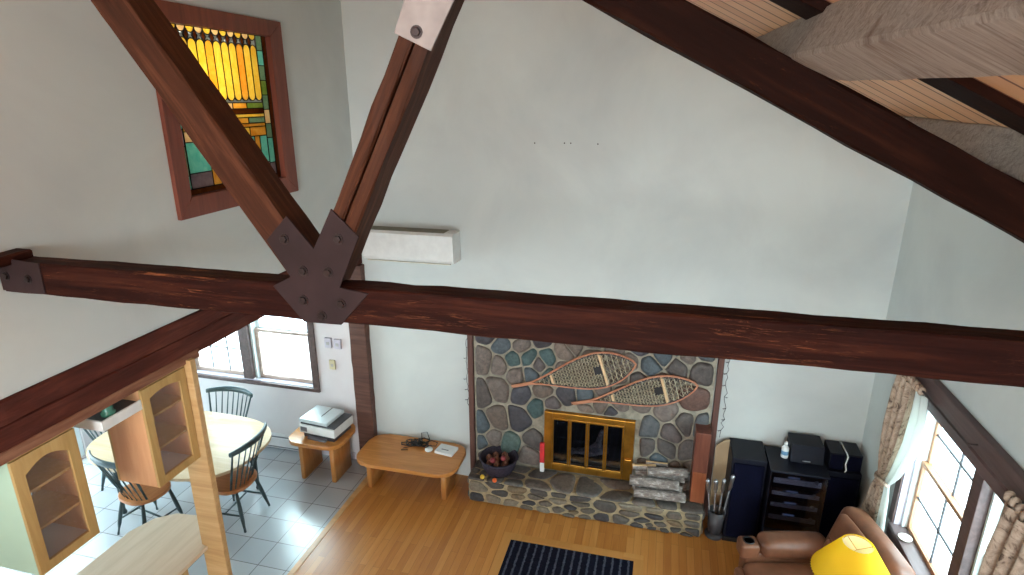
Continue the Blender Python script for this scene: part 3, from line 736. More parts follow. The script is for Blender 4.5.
stones(bm, cells(hy, .01, yf, hz - .01, 6, 1.6, 5), lambda a, b, h: (hx1 + h, a, b), .014, .022)
obj('front_stones', bm, M['stone2'], he)
bm = new_bm(); stones(bm, cells(hx0 - .02, hy - .02, hx1 + .02, yf - .01, 22, 1.5, 7), lambda a, b, h: (a, b, hz - .004 + h), .008, .022)
obj('top_slabs', bm, stone('grey_hearth_slabs', [(0, (104, 98, 94)), (.3, (122, 114, 108)), (.55, (92, 88, 88)), (.8, (112, 110, 108))]), he)
# firebox with brass doors
bm = new_bm(); t = .02
box(bm, (FBX0 + .001, YF + .02, FBZ0 + .001), (FBX0 + t, YF + .49, FBZ1 - .001)); box(bm, (FBX1 - t, YF + .02, FBZ0 + .001), (FBX1 - .001, YF + .49, FBZ1 - .001)); box(bm, (FBX0 + t, YF + .47, FBZ0 + .001), (FBX1 - t, YF + .49, FBZ1 - .001))
box(bm, (FBX0 + t, YF + .02, FBZ0 + .001), (FBX1 - t, YF + .49, FBZ0 + t)); box(bm, (FBX0 + t, YF + .02, FBZ1 - t), (FBX1 - t, YF + .49, FBZ1 - .001))
obj('firebox', bm, M['soot'], fp)
dy0, dy1 = 5.655, 5.712
bm = new_bm(); fw = .085
box(bm, (DX0, dy0, DZ0), (DX0 + fw, dy1, DZ1), .005); box(bm, (DX1 - .105, dy0, DZ0), (DX1, dy1, DZ1), .005)
box(bm, (DX0 + fw, dy0, DZ1 - .06), (DX1 - .105, dy1, DZ1), .005); box(bm, (DX0 + fw, dy0, DZ0), (DX1 - .105, dy1, DZ0 + .075), .005)
dr = obj('door_frame', bm, M['brass'], fp)
gx0, gx1 = DX0 + fw, DX1 - .105; gz0, gz1 = DZ0 + .075, DZ1 - .06
for k in range(4):
    a, b = gx0 + (gx1 - gx0) * k / 4, gx0 + (gx1 - gx0) * (k + 1) / 4
    bm = new_bm(); q = .02; y0, y1 = dy0 - .008, dy0 + .018
    box(bm, (a + .002, y0, gz0), (a + q, y1, gz1), .003); box(bm, (b - q, y0, gz0), (b - .002, y1, gz1), .003); box(bm, (a + q, y0, gz0), (b - q, y1, gz0 + q), .003); box(bm, (a + q, y0, gz1 - q), (b - q, y1, gz1), .003)
    d_ = obj('glass_door', bm, M['brass'], dr)
    obj('pane', box(new_bm(), (a + q, y0 + .008, gz0 + q), (b - q, y0 + .014, gz1 - q)), M['smoke'], dr)
bm = new_bm(); box(bm, (DX1 - .09, dy0 - .03, .56), (DX1 - .01, dy0 + .002, .60), .006); obj('damper_lever', bm, M['brass'], dr)
# side trims
for (xa, xb, n_) in ((-1.955, -1.895, 0), (.612, .668, 0)):
    bm = box(new_bm(), (xa, 5.70, .0), (xb, YF - .001, 2.02), .004); obj('side_trim', bm, M['trimZ'], fp)
# charred log and ash inside
bm = new_bm(); tube(bm, [(-.85, 5.86, .46), (-.62, 5.85, .50), (-.42, 5.84, .56)], [.05, .06, .05], 10); tube(bm, [(-.75, 5.93, .44), (-.52, 5.84, .60), (-.48, 5.83, .78)], [.035, .045, .03], 9)
single('charred_log', bm, flat('ash_grey_log', (150, 146, 146), .9, 0, .4, 12, .2, .6), 'ash-grey charred log standing inside the firebox behind the glass doors', 'log')

# snowshoes
def snowshoe(tail, tip, wid, label):
    a, b = V((tail[0], 0, tail[1])), V((tip[0], 0, tip[1])); L = (b - a).length; d = (b - a) / L; nv = V((-d.z, 0, d.x)); y = 5.645
    def hw(t):   # half width along the shoe (t = 0 tail .. 1 tip)
        if t < .16: return .008
        u = (t - .16) / .84
        return .008 + wid / 2 * (math.sin(PI * min(1, u) ** 1.6) ** .8 if u < 1 else 0)
    rim = [hw(i / 60) for i in range(61)]
    th = thing('snowshoe', label, 'snowshoe', tuple(a + V((0, y, 0))), 'wooden snowshoes on the chimney')
    def pt(t, s, dy=0): p = a + d * (t * L) + nv * (s); return V((p.x, y + dy, p.z))
    bm = new_bm()
    lo = [pt(i / 60, -rim[i]) for i in range(61)]; hi = [pt(i / 60, rim[i]) for i in range(61)]
    tube(bm, lo + list(reversed(hi))[1:], .011, 8); obj('frame', bm, M['shoeframe'], th)
    for t in (.34, .75):
        r = hw(t); bm = new_bm(); bar(bm, pt(t, -r), pt(t, r), .014, .028, .003, 0, tuple(d)); obj('crossbar', bm, M['shoebar'], th)
    bm = new_bm(); n = 15
    for sec, (t0, t1, den) in enumerate(((.20, .33, .035), (.355, .735, .022), (.765, .97, .035))):
        # three crossing families of rawhide lacing
        for fam, (ux, uy) in enumerate(((1, 1.1), (1, -1.1), (0, 1)) if sec == 1 else ((1, 1.2), (1, -1.2), (0, 1))):
            k = -60
            while k < 60:
                off = k * den * (1.6 if fam < 2 else 1.4); k += 1; run = []
                for q in range(-60, 61):
                    e = q * .008
                    if fam < 2: t_ = t0 * L + off + e * ux; s_ = e * uy
                    else: t_ = t0 * L + off; s_ = e
                    tt = t_ / L
                    if t0 <= tt <= t1 and abs(s_) < hw(tt) - .008:
                        hole = sec == 1 and abs(tt - .705) < .028 and abs(s_) < .04
                        if not hole: run.append((tt, s_)); continue
                    if len(run) > 2: tube(bm, [pt(*run[0]), pt(*run[-1])], .004, 4, 0, False)
                    run = []
                if len(run) > 2: tube(bm, [pt(*run[0]), pt(*run[-1])], .004, 4, 0, False)
    obj('rawhide_lacing', bm, M['rawhide'], th)
    for sgn in (-1, 1):
        bm = new_bm(); ws = []
        for i in range(30):
            t = .26 + .70 * i / 29
            if t < .97: ws.append(pt(t, sgn * max(.004, hw(t) - .016), -.012))
        tube(bm, ws, [.002 + .0045 * (i % 2) for i in range(len(ws))], 6); obj('lacing_wraps', bm, M['dkgrey'], th)
    bm = new_bm(); prism(bm, [(pt(.675, s).x, pt(.675, s).z) for s in (-.05,)] + [(pt(.735, -.05).x, pt(.735, -.05).z), (pt(.735, .05).x, pt(.735, .05).z), (pt(.675, .05).x, pt(.675, .05).z)], y + .004, y + .008, 0, 0, Matrix(((1, 0, 0, 0), (0, 0, 1, 0), (0, 1, 0, 0), (0, 0, 0, 1))))
    obj('toe_patch', bm, M['black'], th)
snowshoe((-1.448, 1.288), (-.17, 1.70), .37, 'wooden snowshoe higher on the chimney stones, its rounded tip behind the tie beam')
snowshoe((-.798, 1.171), (.435, 1.535), .30, 'wooden snowshoe lower and further right on the chimney stones, fully in view')

# tall wooden box on hearth
hb = thing('wooden_box', 'tall narrow red-brown wooden box standing on the right end of the hearth', 'box', (.525, 5.56, .306))
obj('body', box(new_bm(), (.455, 5.49, .306), (.60, 5.70, 1.10), .006), M['walnut'], hb)
obj('lower_panel', box(new_bm(), (.462, 5.482, .31), (.593, 5.489, .66), .002), wood('orange_walnut_panel', [(.3, (120, 62, 38)), (.7, (150, 86, 54))], 'Z', .35), hb, 'lighter orange lower front panel')
# firewood
def log(p0, p1, r, label, split=False):
    r *= .88
    p0, p1 = V(p0), V(p1); m, L = barM(p0, p1); bm = new_bm(); seg = 14; n = 9
    base = [(1 + random.uniform(-.10, .10)) * (1 if not split or math.sin(2 * PI * k / seg) < .3 else .45) for k in range(seg)]
    rings = []
    for i in range(n):
        x = -L / 2 + L * i / (n - 1); rings.append([bm.verts.new((x, base[k] * r * (1 + random.uniform(-.05, .05)) * math.cos(2 * PI * k / seg), base[k] * r * (1 + random.uniform(-.05, .05)) * math.sin(2 * PI * k / seg))) for k in range(seg)])
    for A, B in zip(rings, rings[1:]):
        for k in range(seg):
            f = bm.faces.new([A[k], A[(k + 1) % seg], B[(k + 1) % seg], B[k]]); f.smooth = True; f.material_index = 1 if split and math.sin(2 * PI * (k + .5) / seg) > .3 else 0
    for Rg in (rings[0], rings[-1]): bm.faces.new(Rg).material_index = 1
    single('firewood_log', bm, [M['bark'], M['barkend']], label, 'firewood log', 'firewood stacked on the hearth', m)
log((-.10, 5.42, .372), (.41, 5.44, .372), .056, 'front bottom bark-covered firewood log on the hearth')
log((-.12, 5.54, .372), (.38, 5.55, .372), .055, 'second bottom firewood log, just behind the front one')
log((-.08, 5.636, .358), (.42, 5.636, .358), .042, 'rear bottom firewood log against the chimney stones')
log((-.15, 5.475, .470), (.34, 5.49, .468), .056, 'thick pale-barked firewood log across the middle of the stack')
log((-.10, 5.60, .480), (.40, 5.605, .485), .056, 'dark firewood log in the second layer near the wall')
log((.02, 5.53, .570), (.42, 5.56, .590), .052, 'silvery bark firewood log on top beside the wooden box')
log((-.13, 5.56, .585), (.10, 5.60, .590), .05, 'short split pale firewood piece on top, left end of the stack', True)
log((.0, 5.645, .60), (.22, 5.645, .605), .032, 'small tan split stick lying at the back on top of the stack', True)
# basket with pine cones
bk = thing('basket', 'dark round basket of pine cones on the left end of the hearth', 'basket', (-1.56, 5.515, .306))
obj('bowl', lathe(new_bm(), [(.001, 0), (.13, 0), (.17, .06), (.20, .15), (.205, .19), (.19, .185), (.16, .08), (.12, .03), (.001, .03)], 28, (-1.56, 5.515, .306)), M['basket'], bk)
bm = new_bm(); tube(bm, [(-1.56 + .205 * math.cos(k * PI / 14), 5.515 + .205 * math.sin(k * PI / 14), .492) for k in range(28)], .012, 7, 0, True, True); obj('rim', bm, M['basket'], bk)
def cone(c, r, mat, label, name='pine_cone', cat='pine cone'):
    bm = new_bm()
    if name == 'pine_cone':
        rows = [(.3, 1.15), (.75, .8), (1., .35), (.95, -.1), (.75, -.5), (.4, -.8)]
        lathe(bm, [(.001, r * 1.3)] + [q for a, z in rows for q in ((r * a * .75, r * z + r * .12), (r * a, r * z))] + [(.001, -r)], 10, c)
    else: sph(bm, c, r, 10)
    single(name, bm, mat, label, cat, 'pine cones and pods in the hearth basket')
rr = random.Random(5); zc = .306
spots = [(-.08, -.09), (.0, -.10), (.09, -.07), (-.11, .0), (-.02, -.01), (.08, .02), (-.06, .09), (.04, .10)]
wh = ['front left in', 'front centre of', 'front right in', 'left side of', 'middle of', 'right side of', 'back left in', 'back right in']
for (dx, dy), w in zip(spots, wh): cone((-1.56 + dx, 5.515 + dy, zc + .13 + rr.uniform(0, .02)), .04, M['cone'], 'brown pine cone at the %s the dark hearth basket' % w)
cone((-1.60, 5.41, zc + .20), .032, M['redpod'], 'dark red round pod on top of the pine cones', 'seed_pod', 'seed pod'); cone((-1.50, 5.47, zc + .205), .03, M['redpod'], 'second dark red pod, right of the other on the pine cones', 'seed_pod', 'seed pod')
cone((-1.70, 5.345, zc + .022), .026, M['yellow'], 'small yellow pod lying on the hearth left of the basket front', 'seed_pod', 'seed pod')
cone((-1.555, 5.318, zc + .022), .026, M['orange'], 'small orange pod lying on the hearth in front of the basket', 'seed_pod', 'seed pod')
# matches box
mb = thing('match_box', 'red and white long match box upright left of the fireplace doors', 'match box', (-1.10, 5.64, .306))
obj('red_sleeve', box(new_bm(), (-1.128, 5.62, .42), (-1.078, 5.65, .66), .003), M['redp'], mb, 'red upper sleeve')
obj('white_tray', box(new_bm(), (-1.126, 5.622, .306), (-1.08, 5.648, .42), .003), M['white'], mb, 'white lower end')
# string lights along the fireplace trims
def strlights(x, label, dxt):
    t = thing('string_lights', label, 'string lights', (x, 5.66, .9), 'string lights hung beside the fireplace'); bm = new_bm(); rr = random.Random(int(x * 10)); pts = []
    for i in range(26): pts.append((x + rr.uniform(-.018, .018) + dxt * i / 25, 5.75, 1.98 - i * .042))
    tube(bm, pts, .0028, 5); obj('wire', bm, M['dkgrey'], t)
    for i in range(2, 26, 3):
        p = pts[i]; b = new_bm(); s = rr.choice((-1, 1)); tube(b, [p, (p[0] + s * .022, 5.745, p[2] - .008), (p[0] + s * .036, 5.745, p[2] - .002)], [.003, .0055, .001], 6); obj('bulb', b, M['grey'], t)
strlights(.72, 'thin string of tiny unlit lights hanging right of the fireplace', .0)
strlights(-1.975, 'thin string of tiny unlit lights hanging left of the fireplace', .0)

# fireplace tools
tx, ty = .72, 5.43
ts = thing('fireplace_tool_stand', 'dark iron fireplace tool stand on the floor right of the hearth', 'tool stand', (tx, ty, 0))
obj('base', lathe(new_bm(), [(.001, 0), (.09, 0), (.095, .02), (.07, .04), (.001, .045)], 24, (tx, ty, 0)), M['dkgrey'], ts)
obj('bucket', lathe(new_bm(), [(.001, .046), (.06, .046), (.07, .1), (.085, .30), (.075, .30), (.062, .1), (.05, .07), (.001, .07)], 20, (tx, ty, 0)), M['dkgrey'], ts)
def tool(name, dx, dy, h, label, kind):
    b0 = V((tx + dx * .35, ty + dy * .35, .075)); p1 = V((tx + dx, ty + dy, h)); bm = new_bm(); tube(bm, [b0.lerp(p1, .02), b0.lerp(p1, .75)], .007, 8)
    t = thing(name, label, 'fireplace tool', tuple(b0), 'fireplace tools in the stand'); obj('shaft', bm, M['iron'], t)
    bm = new_bm(); tube(bm, [b0.lerp(p1, s) for s in (.74, .80, .9, .97, 1.)], [.011, .018, .017, .021, .008], 8); obj('handle', bm, M['chrome'], t)
    bm = new_bm()
    if kind == 'hook': tube(bm, [b0.lerp(p1, .3), b0.lerp(p1, .33) + V((.03, 0, .01)), b0.lerp(p1, .38) + V((.04, 0, 0))], .006, 7)
    elif kind == 'brush': lathe(bm, [(.001, 0), (.03, 0), (.03, .1), (.012, .13), (.001, .13)], 12, tuple(b0))
    elif kind == 'shovel': bar(bm, b0.lerp(p1, .0) + V((0, 0, .005)), b0.lerp(p1, .2), .05, .006, .002, 0, (0, 1, 0))
    else: tube(bm, [b0 + V((.012, .0, .01)), b0.lerp(p1, .3) + V((.018, 0, 0)), b0.lerp(p1, .6)], .005, 7)
    obj({'hook': 'hook', 'brush': 'brush_head', 'shovel': 'blade', 'tongs': 'tong_arm'}[kind], bm, M['dkgrey'], t)
tool('fireplace_poker', -.12, -.03, .66, 'steel fireplace poker, leftmost of the tools fanned out in the stand', 'hook')
tool('fireplace_brush', -.045, -.05, .68, 'steel handled hearth brush, second from left in the tool stand', 'brush')
tool('fireplace_shovel', .03, -.06, .71, 'steel fireplace shovel, second from right in the tool stand', 'shovel')
tool('fireplace_tongs', .10, -.10, .79, 'steel fireplace tongs leaning furthest right in the tool stand', 'tongs')
# tan board
bm = new_bm(); prism(bm, [(.675, .0), (.80, .0), (.80, .955), (.75, .94), (.675, .87)], -.009, .009, .002, 0, Matrix.Translation((0, 5.715, 0)) @ Matrix.Rotation(math.radians(90 + 1.5), 4, 'X'))
single('tan_board', bm, M['tan'], 'tan board leaning on the far wall left of the left black speaker', 'board')

# ------------------------------------------------------------------ hi-fi corner
def speaker(x0, x1, y0, y1, h, label, rz_=0):
    t = thing('floor_speaker', label, 'speaker', ((x0 + x1) / 2, (y0 + y1) / 2, 0), 'black floor speakers'); obj('cabinet', box(new_bm(), (x0, y0, .0), (x1, y1, h), .006), M['blackmat'], t)
    obj('grille', box(new_bm(), (x0 + .02, y0 - .018, .06), (x1 - .02, y0 - .0005, h - .05), .008), M['grille'], t)
    obj('plinth', box(new_bm(), (x0 - .008, y0 - .02, 0), (x1 + .008, y0 - .001, .045), .004), M['black'], t); return t
speaker(.80, 1.115, 5.385, 5.755, .945, 'tall black floor speaker between the fireplace tools and stereo rack')
speaker(1.655, 1.95, 5.46, 5.755, .89, 'tall black floor speaker in the far right corner under the split black box')
rk = thing('stereo_rack', 'black stereo rack with glass door full of audio components between two speakers', 'stereo rack', (1.385, 5.45, 0))
x0, x1, y0, y1, zt = 1.14, 1.625, 5.275, 5.70, .93
bm = new_bm(); box(bm, (x0, y0 + .03, .0), (x0 + .018, y1, zt - .02), .002); box(bm, (x1 - .018, y0 + .03, 0), (x1, y1, zt - .02), .002); box(bm, (x0 + .018, y1 - .012, .0), (x1 - .018, y1, zt - .02)); box(bm, (x0 + .018, y0 + .03, .04), (x1 - .018, y1 - .012, .06))
for zs in (.36, .5, .63, .76): box(bm, (x0 + .018, y0 + .04, zs - .012), (x1 - .018, y1 - .012, zs))
obj('carcass', bm, M['blackmat'], rk)
obj('top', box(new_bm(), (x0 - .012, y0, zt - .02), (x1 + .012, y1 + .01, zt), .004), M['blackmat'], rk)
bm = box(new_bm(), (x0 + .004, y0 + .008, .30), (x1 - .004, y0 + .014, zt - .026)); dglass = obj('glass_door', bm, M['smoke'], rk)
obj('lower_door', box(new_bm(), (x0 + .004, y0 + .008, .05), (x1 - .004, y0 + .028, .29), .003), M['blackmat'], rk)
for zs, h, nm, lb in ((.36, .10, 'stereo_receiver', 'silver-fronted receiver on the lowest shelf of the stereo rack'), (.5, .09, 'cassette_deck', 'cassette deck with silver strip on second shelf of the stereo rack'), (.63, .085, 'disc_player', 'disc player with silver strip on third shelf of the stereo rack'), (.76, .11, 'stereo_amplifier', 'black amplifier with bright buttons on the top shelf of the stereo rack')):
    t = thing(nm, lb, 'stereo component', ((x0 + x1) / 2, y0 + .2, zs), 'audio components in the rack'); obj('case', box(new_bm(), (x0 + .03, y0 + .06, zs + .001), (x1 - .03, y1 - .05, zs + h), .004), M['black'], t)
    obj('faceplate', box(new_bm(), (x0 + .035, y0 + .052, zs + .012), (x1 - .035, y0 + .0595, zs + h * .62), .002), M['silver'], t)
    obj('display', box(new_bm(), (x0 + .16, y0 + .054, zs + h * .68), (x0 + .26, y0 + .0597, zs + h * .82)), M['lcd'], t)
    b = new_bm(); m2 = Matrix.Translation((x1 - .08, y0 + .06, zs + h * .6)) @ Matrix.Rotation(PI / 2, 4, 'X'); t2 = lathe(new_bm(), [(.001, .02), (.016, .02), (.018, 0)], 14); bmesh.ops.transform(t2, matrix=m2, verts=t2.verts); merge(b, t2); obj('knob', b, M['chrome'], t)
cs_ = thing('center_speaker', 'black wedge shaped center speaker lying on top of the stereo rack', 'speaker', (1.47, 5.57, zt))
bm = new_bm(); prism(bm, [(5.47, zt + .001), (5.72, zt + .001), (5.72, zt + .17), (5.50, zt + .17)], 1.325, 1.615, .006, 0, Matrix(((0, 0, 1, 0), (1, 0, 0, 0), (0, 1, 0, 0), (0, 0, 0, 1)))); obj('cabinet', bm, M['blackmat'], cs_)
obj('logo_strip', box(new_bm(), (1.43, 5.462, zt + .02), (1.50, 5.472, zt + .028), .002), M['chrome'], cs_)
bt = thing('lotion_bottle', 'small white bottle on the stereo rack top beside the center speaker', 'bottle', (1.285, 5.54, zt))
obj('body', lathe(new_bm(), [(.001, .001), (.032, .001), (.034, .01), (.034, .10), (.018, .125), (.001, .125)], 18, (1.285, 5.54, zt)), M['white'], bt)
obj('cap', lathe(new_bm(), [(.001, .126), (.015, .126), (.014, .165), (.001, .168)], 14, (1.285, 5.54, zt)), M['white'], bt)
obj('label_band', lathe(new_bm(), [(.0345, .035), (.0347, .036), (.0347, .075), (.0345, .076)], 18, (1.285, 5.54, zt)), flat('blue_label', (88, 130, 160), .5), bt)
for xa, xb, lb in ((1.665, 1.795, 'left black half-width box on the corner speaker beside the white cable'), (1.815, 1.945, 'right black half-width box on the corner speaker beside the white cable')):
    t = thing('surround_speaker', lb, 'speaker', ((xa + xb) / 2, 5.6, .89), 'small black speakers on the corner speaker'); obj('cabinet', box(new_bm(), (xa, 5.50, .891), (xb, 5.74, 1.06), .006), M['blackmat'], t); obj('grille', box(new_bm(), (xa + .01, 5.488, .90), (xb - .01, 5.4995, 1.05), .004), M['grille'], t)
bm = new_bm(); tube(bm, [(1.80, 5.70, 1.072), (1.803, 5.60, 1.068), (1.806, 5.51, 1.07), (1.812, 5.478, 1.05), (1.80, 5.476, .97), (1.815, 5.474, .91), (1.803, 5.474, .89)], .0065, 6)
single('white_cable', bm, M['white'], 'white cable draped over the small black speakers in the corner', 'cable')

# ------------------------------------------------------------------ tables
def slabtable(name, label, x0, y0, x1, y1, zt, legs, rad, cat, th=.045):
    t = thing(name, label, cat, ((x0 + x1) / 2, (y0 + y1) / 2, 0)); bm = new_bm(); prism(bm, rrect(x0, y0, x1, y1, rad, 8, .025), zt - th, zt, .014, 0, None, True); obj('tabletop', bm, M['oak'], t)
    for (lx0, ly0, lx1, ly1) in legs: obj('leg', prism(new_bm(), rrect(lx0, ly0, lx1, ly1, .02, 4), 0, zt - th - .0005, 0, 0, None, True), M['oakZ'], t)
    return t
slabtable('coffee_table', 'long low oak coffee table with rounded corners against the far wall', -3.13, 5.135, -1.98, 5.735, .43, ((-3.055, 5.285, -2.995, 5.60), (-2.165, 5.285, -2.105, 5.60)), .17, 'table')
slabtable('end_table', 'square oak end table under the printer by the dining wall', -3.995, 5.185, -3.35, 5.73, .52, ((-3.88, 5.25, -3.825, 5.64), (-3.50, 5.27, -3.44, 5.65)), .15, 'table')
# printer
pr = thing('printer', 'white and grey inkjet printer with raised lid lying on the oak end table', 'printer', (-3.615, 5.475, .52))
PM = Matrix.Translation((-3.615, 5.475, .52)) @ Matrix.Rotation(math.radians(-5), 4, 'Z')
def pbox(a, b, bev): return box(new_bm(), a, b, bev, 0, PM)
obj('base', pbox((-.20, -.17, .001), (.21, .17, .06), .012), M['dkgrey'], pr)
obj('body', pbox((-.235, -.19, .062), (.235, .185, .165), .010), M['white'], pr)
obj('scanner_bed', pbox((-.225, -.175, .166), (.23, .18, .180), .004), M['dkgrey'], pr)
ld = obj('lid', pbox((-.245, -.17, .182), (.13, .17, .225), .008), flat('pale_grey_lid', (198, 206, 208), .35, 0, .03), pr)
obj('lid_slot', pbox((-.03, -.05, .2255), (-.018, .16, .228), .001), M['dkgrey'], pr)
obj('paper_tray', pbox((-.12, -.215, .004), (.12, -.171, .03), .004), M['grey'], pr)
obj('control_panel', pbox((-.215, -.1925, .085), (-.13, -.1902, .14), .001), M['grey'], pr)
# coffee table clutter
rr = random.Random(11)
cb = thing('cable_bundle', 'tangled black cables and power adapter on the coffee table', 'cables', (-2.52, 5.60, .43))
for j in range(4):
    bm = new_bm(); pts = []; a0 = rr.uniform(0, 6)
    for k in range(22):
        a = a0 + k * .62; r = .045 + .05 * math.sin(k * .9 + j); pts.append((-2.53 + .12 * (j - 1.5) * .5 + r * 1.5 * math.cos(a), 5.60 + r * math.sin(a), .437 + .012 * j + .02 * abs(math.sin(k * .7 + j))))
    tube(bm, pts, .0055, 6); obj('cord', bm, M['black'], cb)
obj('adapter', box(new_bm(), (-2.60, 5.57, .431), (-2.50, 5.63, .47), .008), M['black'], cb)
bm = new_bm(); tube(bm, [(-2.6, 5.56, .437), (-2.68, 5.50, .437), (-2.69, 5.46, .437), (-2.62, 5.48, .437)], .005, 6); obj('cord', bm, M['black'], cb)
bm = new_bm(); tube(bm, [(-2.5, 5.62, .47), (-2.52, 5.66, .56), (-2.46, 5.68, .57), (-2.42, 5.66, .48)], .0045, 6); obj('cord', bm, M['black'], cb)
single('white_puck', lathe(new_bm(), [(.001, 0), (.036, 0), (.044, .008), (.044, .022), (.034, .03), (.001, .031)], 22, (-2.385, 5.53, .431)), M['white'], 'small round white device on the coffee table between cables and white box', 'device')
rt = thing('white_router', 'flat square white device at the right end of the coffee table', 'device', (-2.18, 5.55, .43))
RM = Matrix.Translation((-2.185, 5.56, .431)) @ Matrix.Rotation(math.radians(-8), 4, 'Z')
obj('body', box(new_bm(), (-.11, -.085, 0), (.11, .085, .034), .008, 0, RM), M['white'], rt); obj('vent_slot', box(new_bm(), (-.05, -.03, .0342), (.04, -.015, .036), .001, 0, RM), M['grey'], rt)

# dining table
dt = thing('dining_table', 'oval pale wood dining table with dark green legs in the tiled dining area', 'table', (-4.8, 4.6, 0))
poly = []
for k in range(72):
    a = 2 * PI * k / 72; c, s = math.cos(a), math.sin(a); e = 2 / 2.8
    poly.append((-4.82 + .93 * math.copysign(abs(c) ** e, c), 4.6 + .61 * math.copysign(abs(s) ** e, s)))
obj('tabletop', prism(new_bm(), poly, .718, .75, .008, 0, None, True), M['tablewood'], dt)
bm = new_bm()
box(bm, (-5.4, 4.2, .63), (-4.2, 4.22, .717)); box(bm, (-5.4, 4.98, .63), (-4.2, 5.0, .717)); box(bm, (-5.4, 4.22, .63), (-5.38, 4.98, .717)); box(bm, (-4.22, 4.22, .63), (-4.2, 4.98, .717)); obj('apron', bm, M['chairgreen'], dt)
for sx in (-1, 1):
    for sy in (-1, 1):
        bm = lathe(new_bm(), [(.001, 0), (.022, .002), (.028, .022), (.020, .045), (.016, .06), (.022, .3), (.028, .6), (.03, .7175), (.001, .7175)], 14, (-4.8 + sx * .56, 4.6 + sy * .36, 0)); obj('leg', bm, M['chairgreen'], dt)
# chairs
def make_chair():
    t = thing('dining_chair', '', 'chair', (0, 0, 0), 'spindle back dining chairs')
    poly = []
    for k in range(40):
        a = 2 * PI * k / 40; c, s = math.cos(a), math.sin(a); w = .225 - .012 * s
        poly.append((w * math.copysign(abs(c) ** .8, c), .215 * math.copysign(abs(s) ** .8, s)))
    obj('seat', prism(new_bm(), poly, .425, .46, .012, 0, None, True), M['seat'], t)
    for sx in (-1, 1):
        for sy in (-1, 1):
            top = V((sx * .15, sy * .14, .426)); bot = V((sx * .215, sy * .215 - .01, 0)); bm = new_bm()
            tube(bm, [bot, bot.lerp(top, .3), bot.lerp(top, .55), bot.lerp(top, .8), top], [.012, .019, .021, .018, .014], 10); obj('leg', bm, M['chairgreen'], t)
        a, b = V((sx * .19, .175, .17)), V((sx * .19, -.185, .17)); bm = new_bm(); tube(bm, [a, a.lerp(b, .5), b], [.008, .012, .008], 8); obj('stretcher', bm, M['chairgreen'], t)
    bm = new_bm(); tube(bm, [(-.19, 0, .17), (0, 0, .17), (.19, 0, .17)], [.008, .012, .008], 8); obj('stretcher', bm, M['chairgreen'], t)
    def crest(u, z): return V((u * .30, -.245 - .10 + .085 * u * u, z))
    bm = new_bm(); n = 17; rings = []
    for i in range(n):
        u = -1 + 2 * i / (n - 1); hgt = .062 - .018 * u * u; zt = 1.005 - .022 * u * u; p = crest(u, 0)
        rings.append([bm.verts.new((p.x, p.y + dy, zz)) for dy, zz in ((-.011, zt - hgt), (.011, zt - hgt), (.013, zt - hgt / 2), (.008, zt), (-.014, zt), (-.015, zt - hgt / 2))])
    for A, B in zip(rings, rings[1:]):
        for k in range(6): bm.faces.new([A[k], A[(k + 1) % 6], B[(k + 1) % 6], B[k]]).smooth = True
    bm.faces.new(rings[0]); bm.faces.new(rings[-1]); obj('crest_rail', bm, M['chairgreen'], t)
    for i in range(9):
        u = -1 + 2 * i / 8; a = PI * 1.5 + u * .92; base = V((.185 * math.sin(u * 1.22), -.175 + .07 * u * u, .455)); top = crest(u * .93, .952); bm = new_bm(); e = i in (0, 8)
        tube(bm, [base, base.lerp(top, .35), top], [.011, .013, .009] if e else [.0065, .0085, .0055], 8); obj('back_post' if e else 'spindle', bm, M['chairgreen'], t)
    return t
ch0 = make_chair()
chairs = [((-4.15, 4.50), 90 + 3, 'spindle back chair at the right end of the dining table, nearest the end table'),
          ((-4.74, 5.05), 180 + 2, 'spindle back chair behind the dining table in front of the window wall'),
          ((-4.90, 4.14), -10, 'spindle back chair on the kitchen side of the dining table, below the glass cabinet'),
          ((-5.72, 4.72), -88, 'spindle back chair at the left end of the dining table, mostly hidden by the cabinet')]
for i, ((x, y), a, lb) in enumerate(chairs):
    c = ch0 if i == 0 else copy_tree(ch0); c.location = (x, y, 0); c.rotation_euler = (0, 0, math.radians(a)); c['label'] = lb

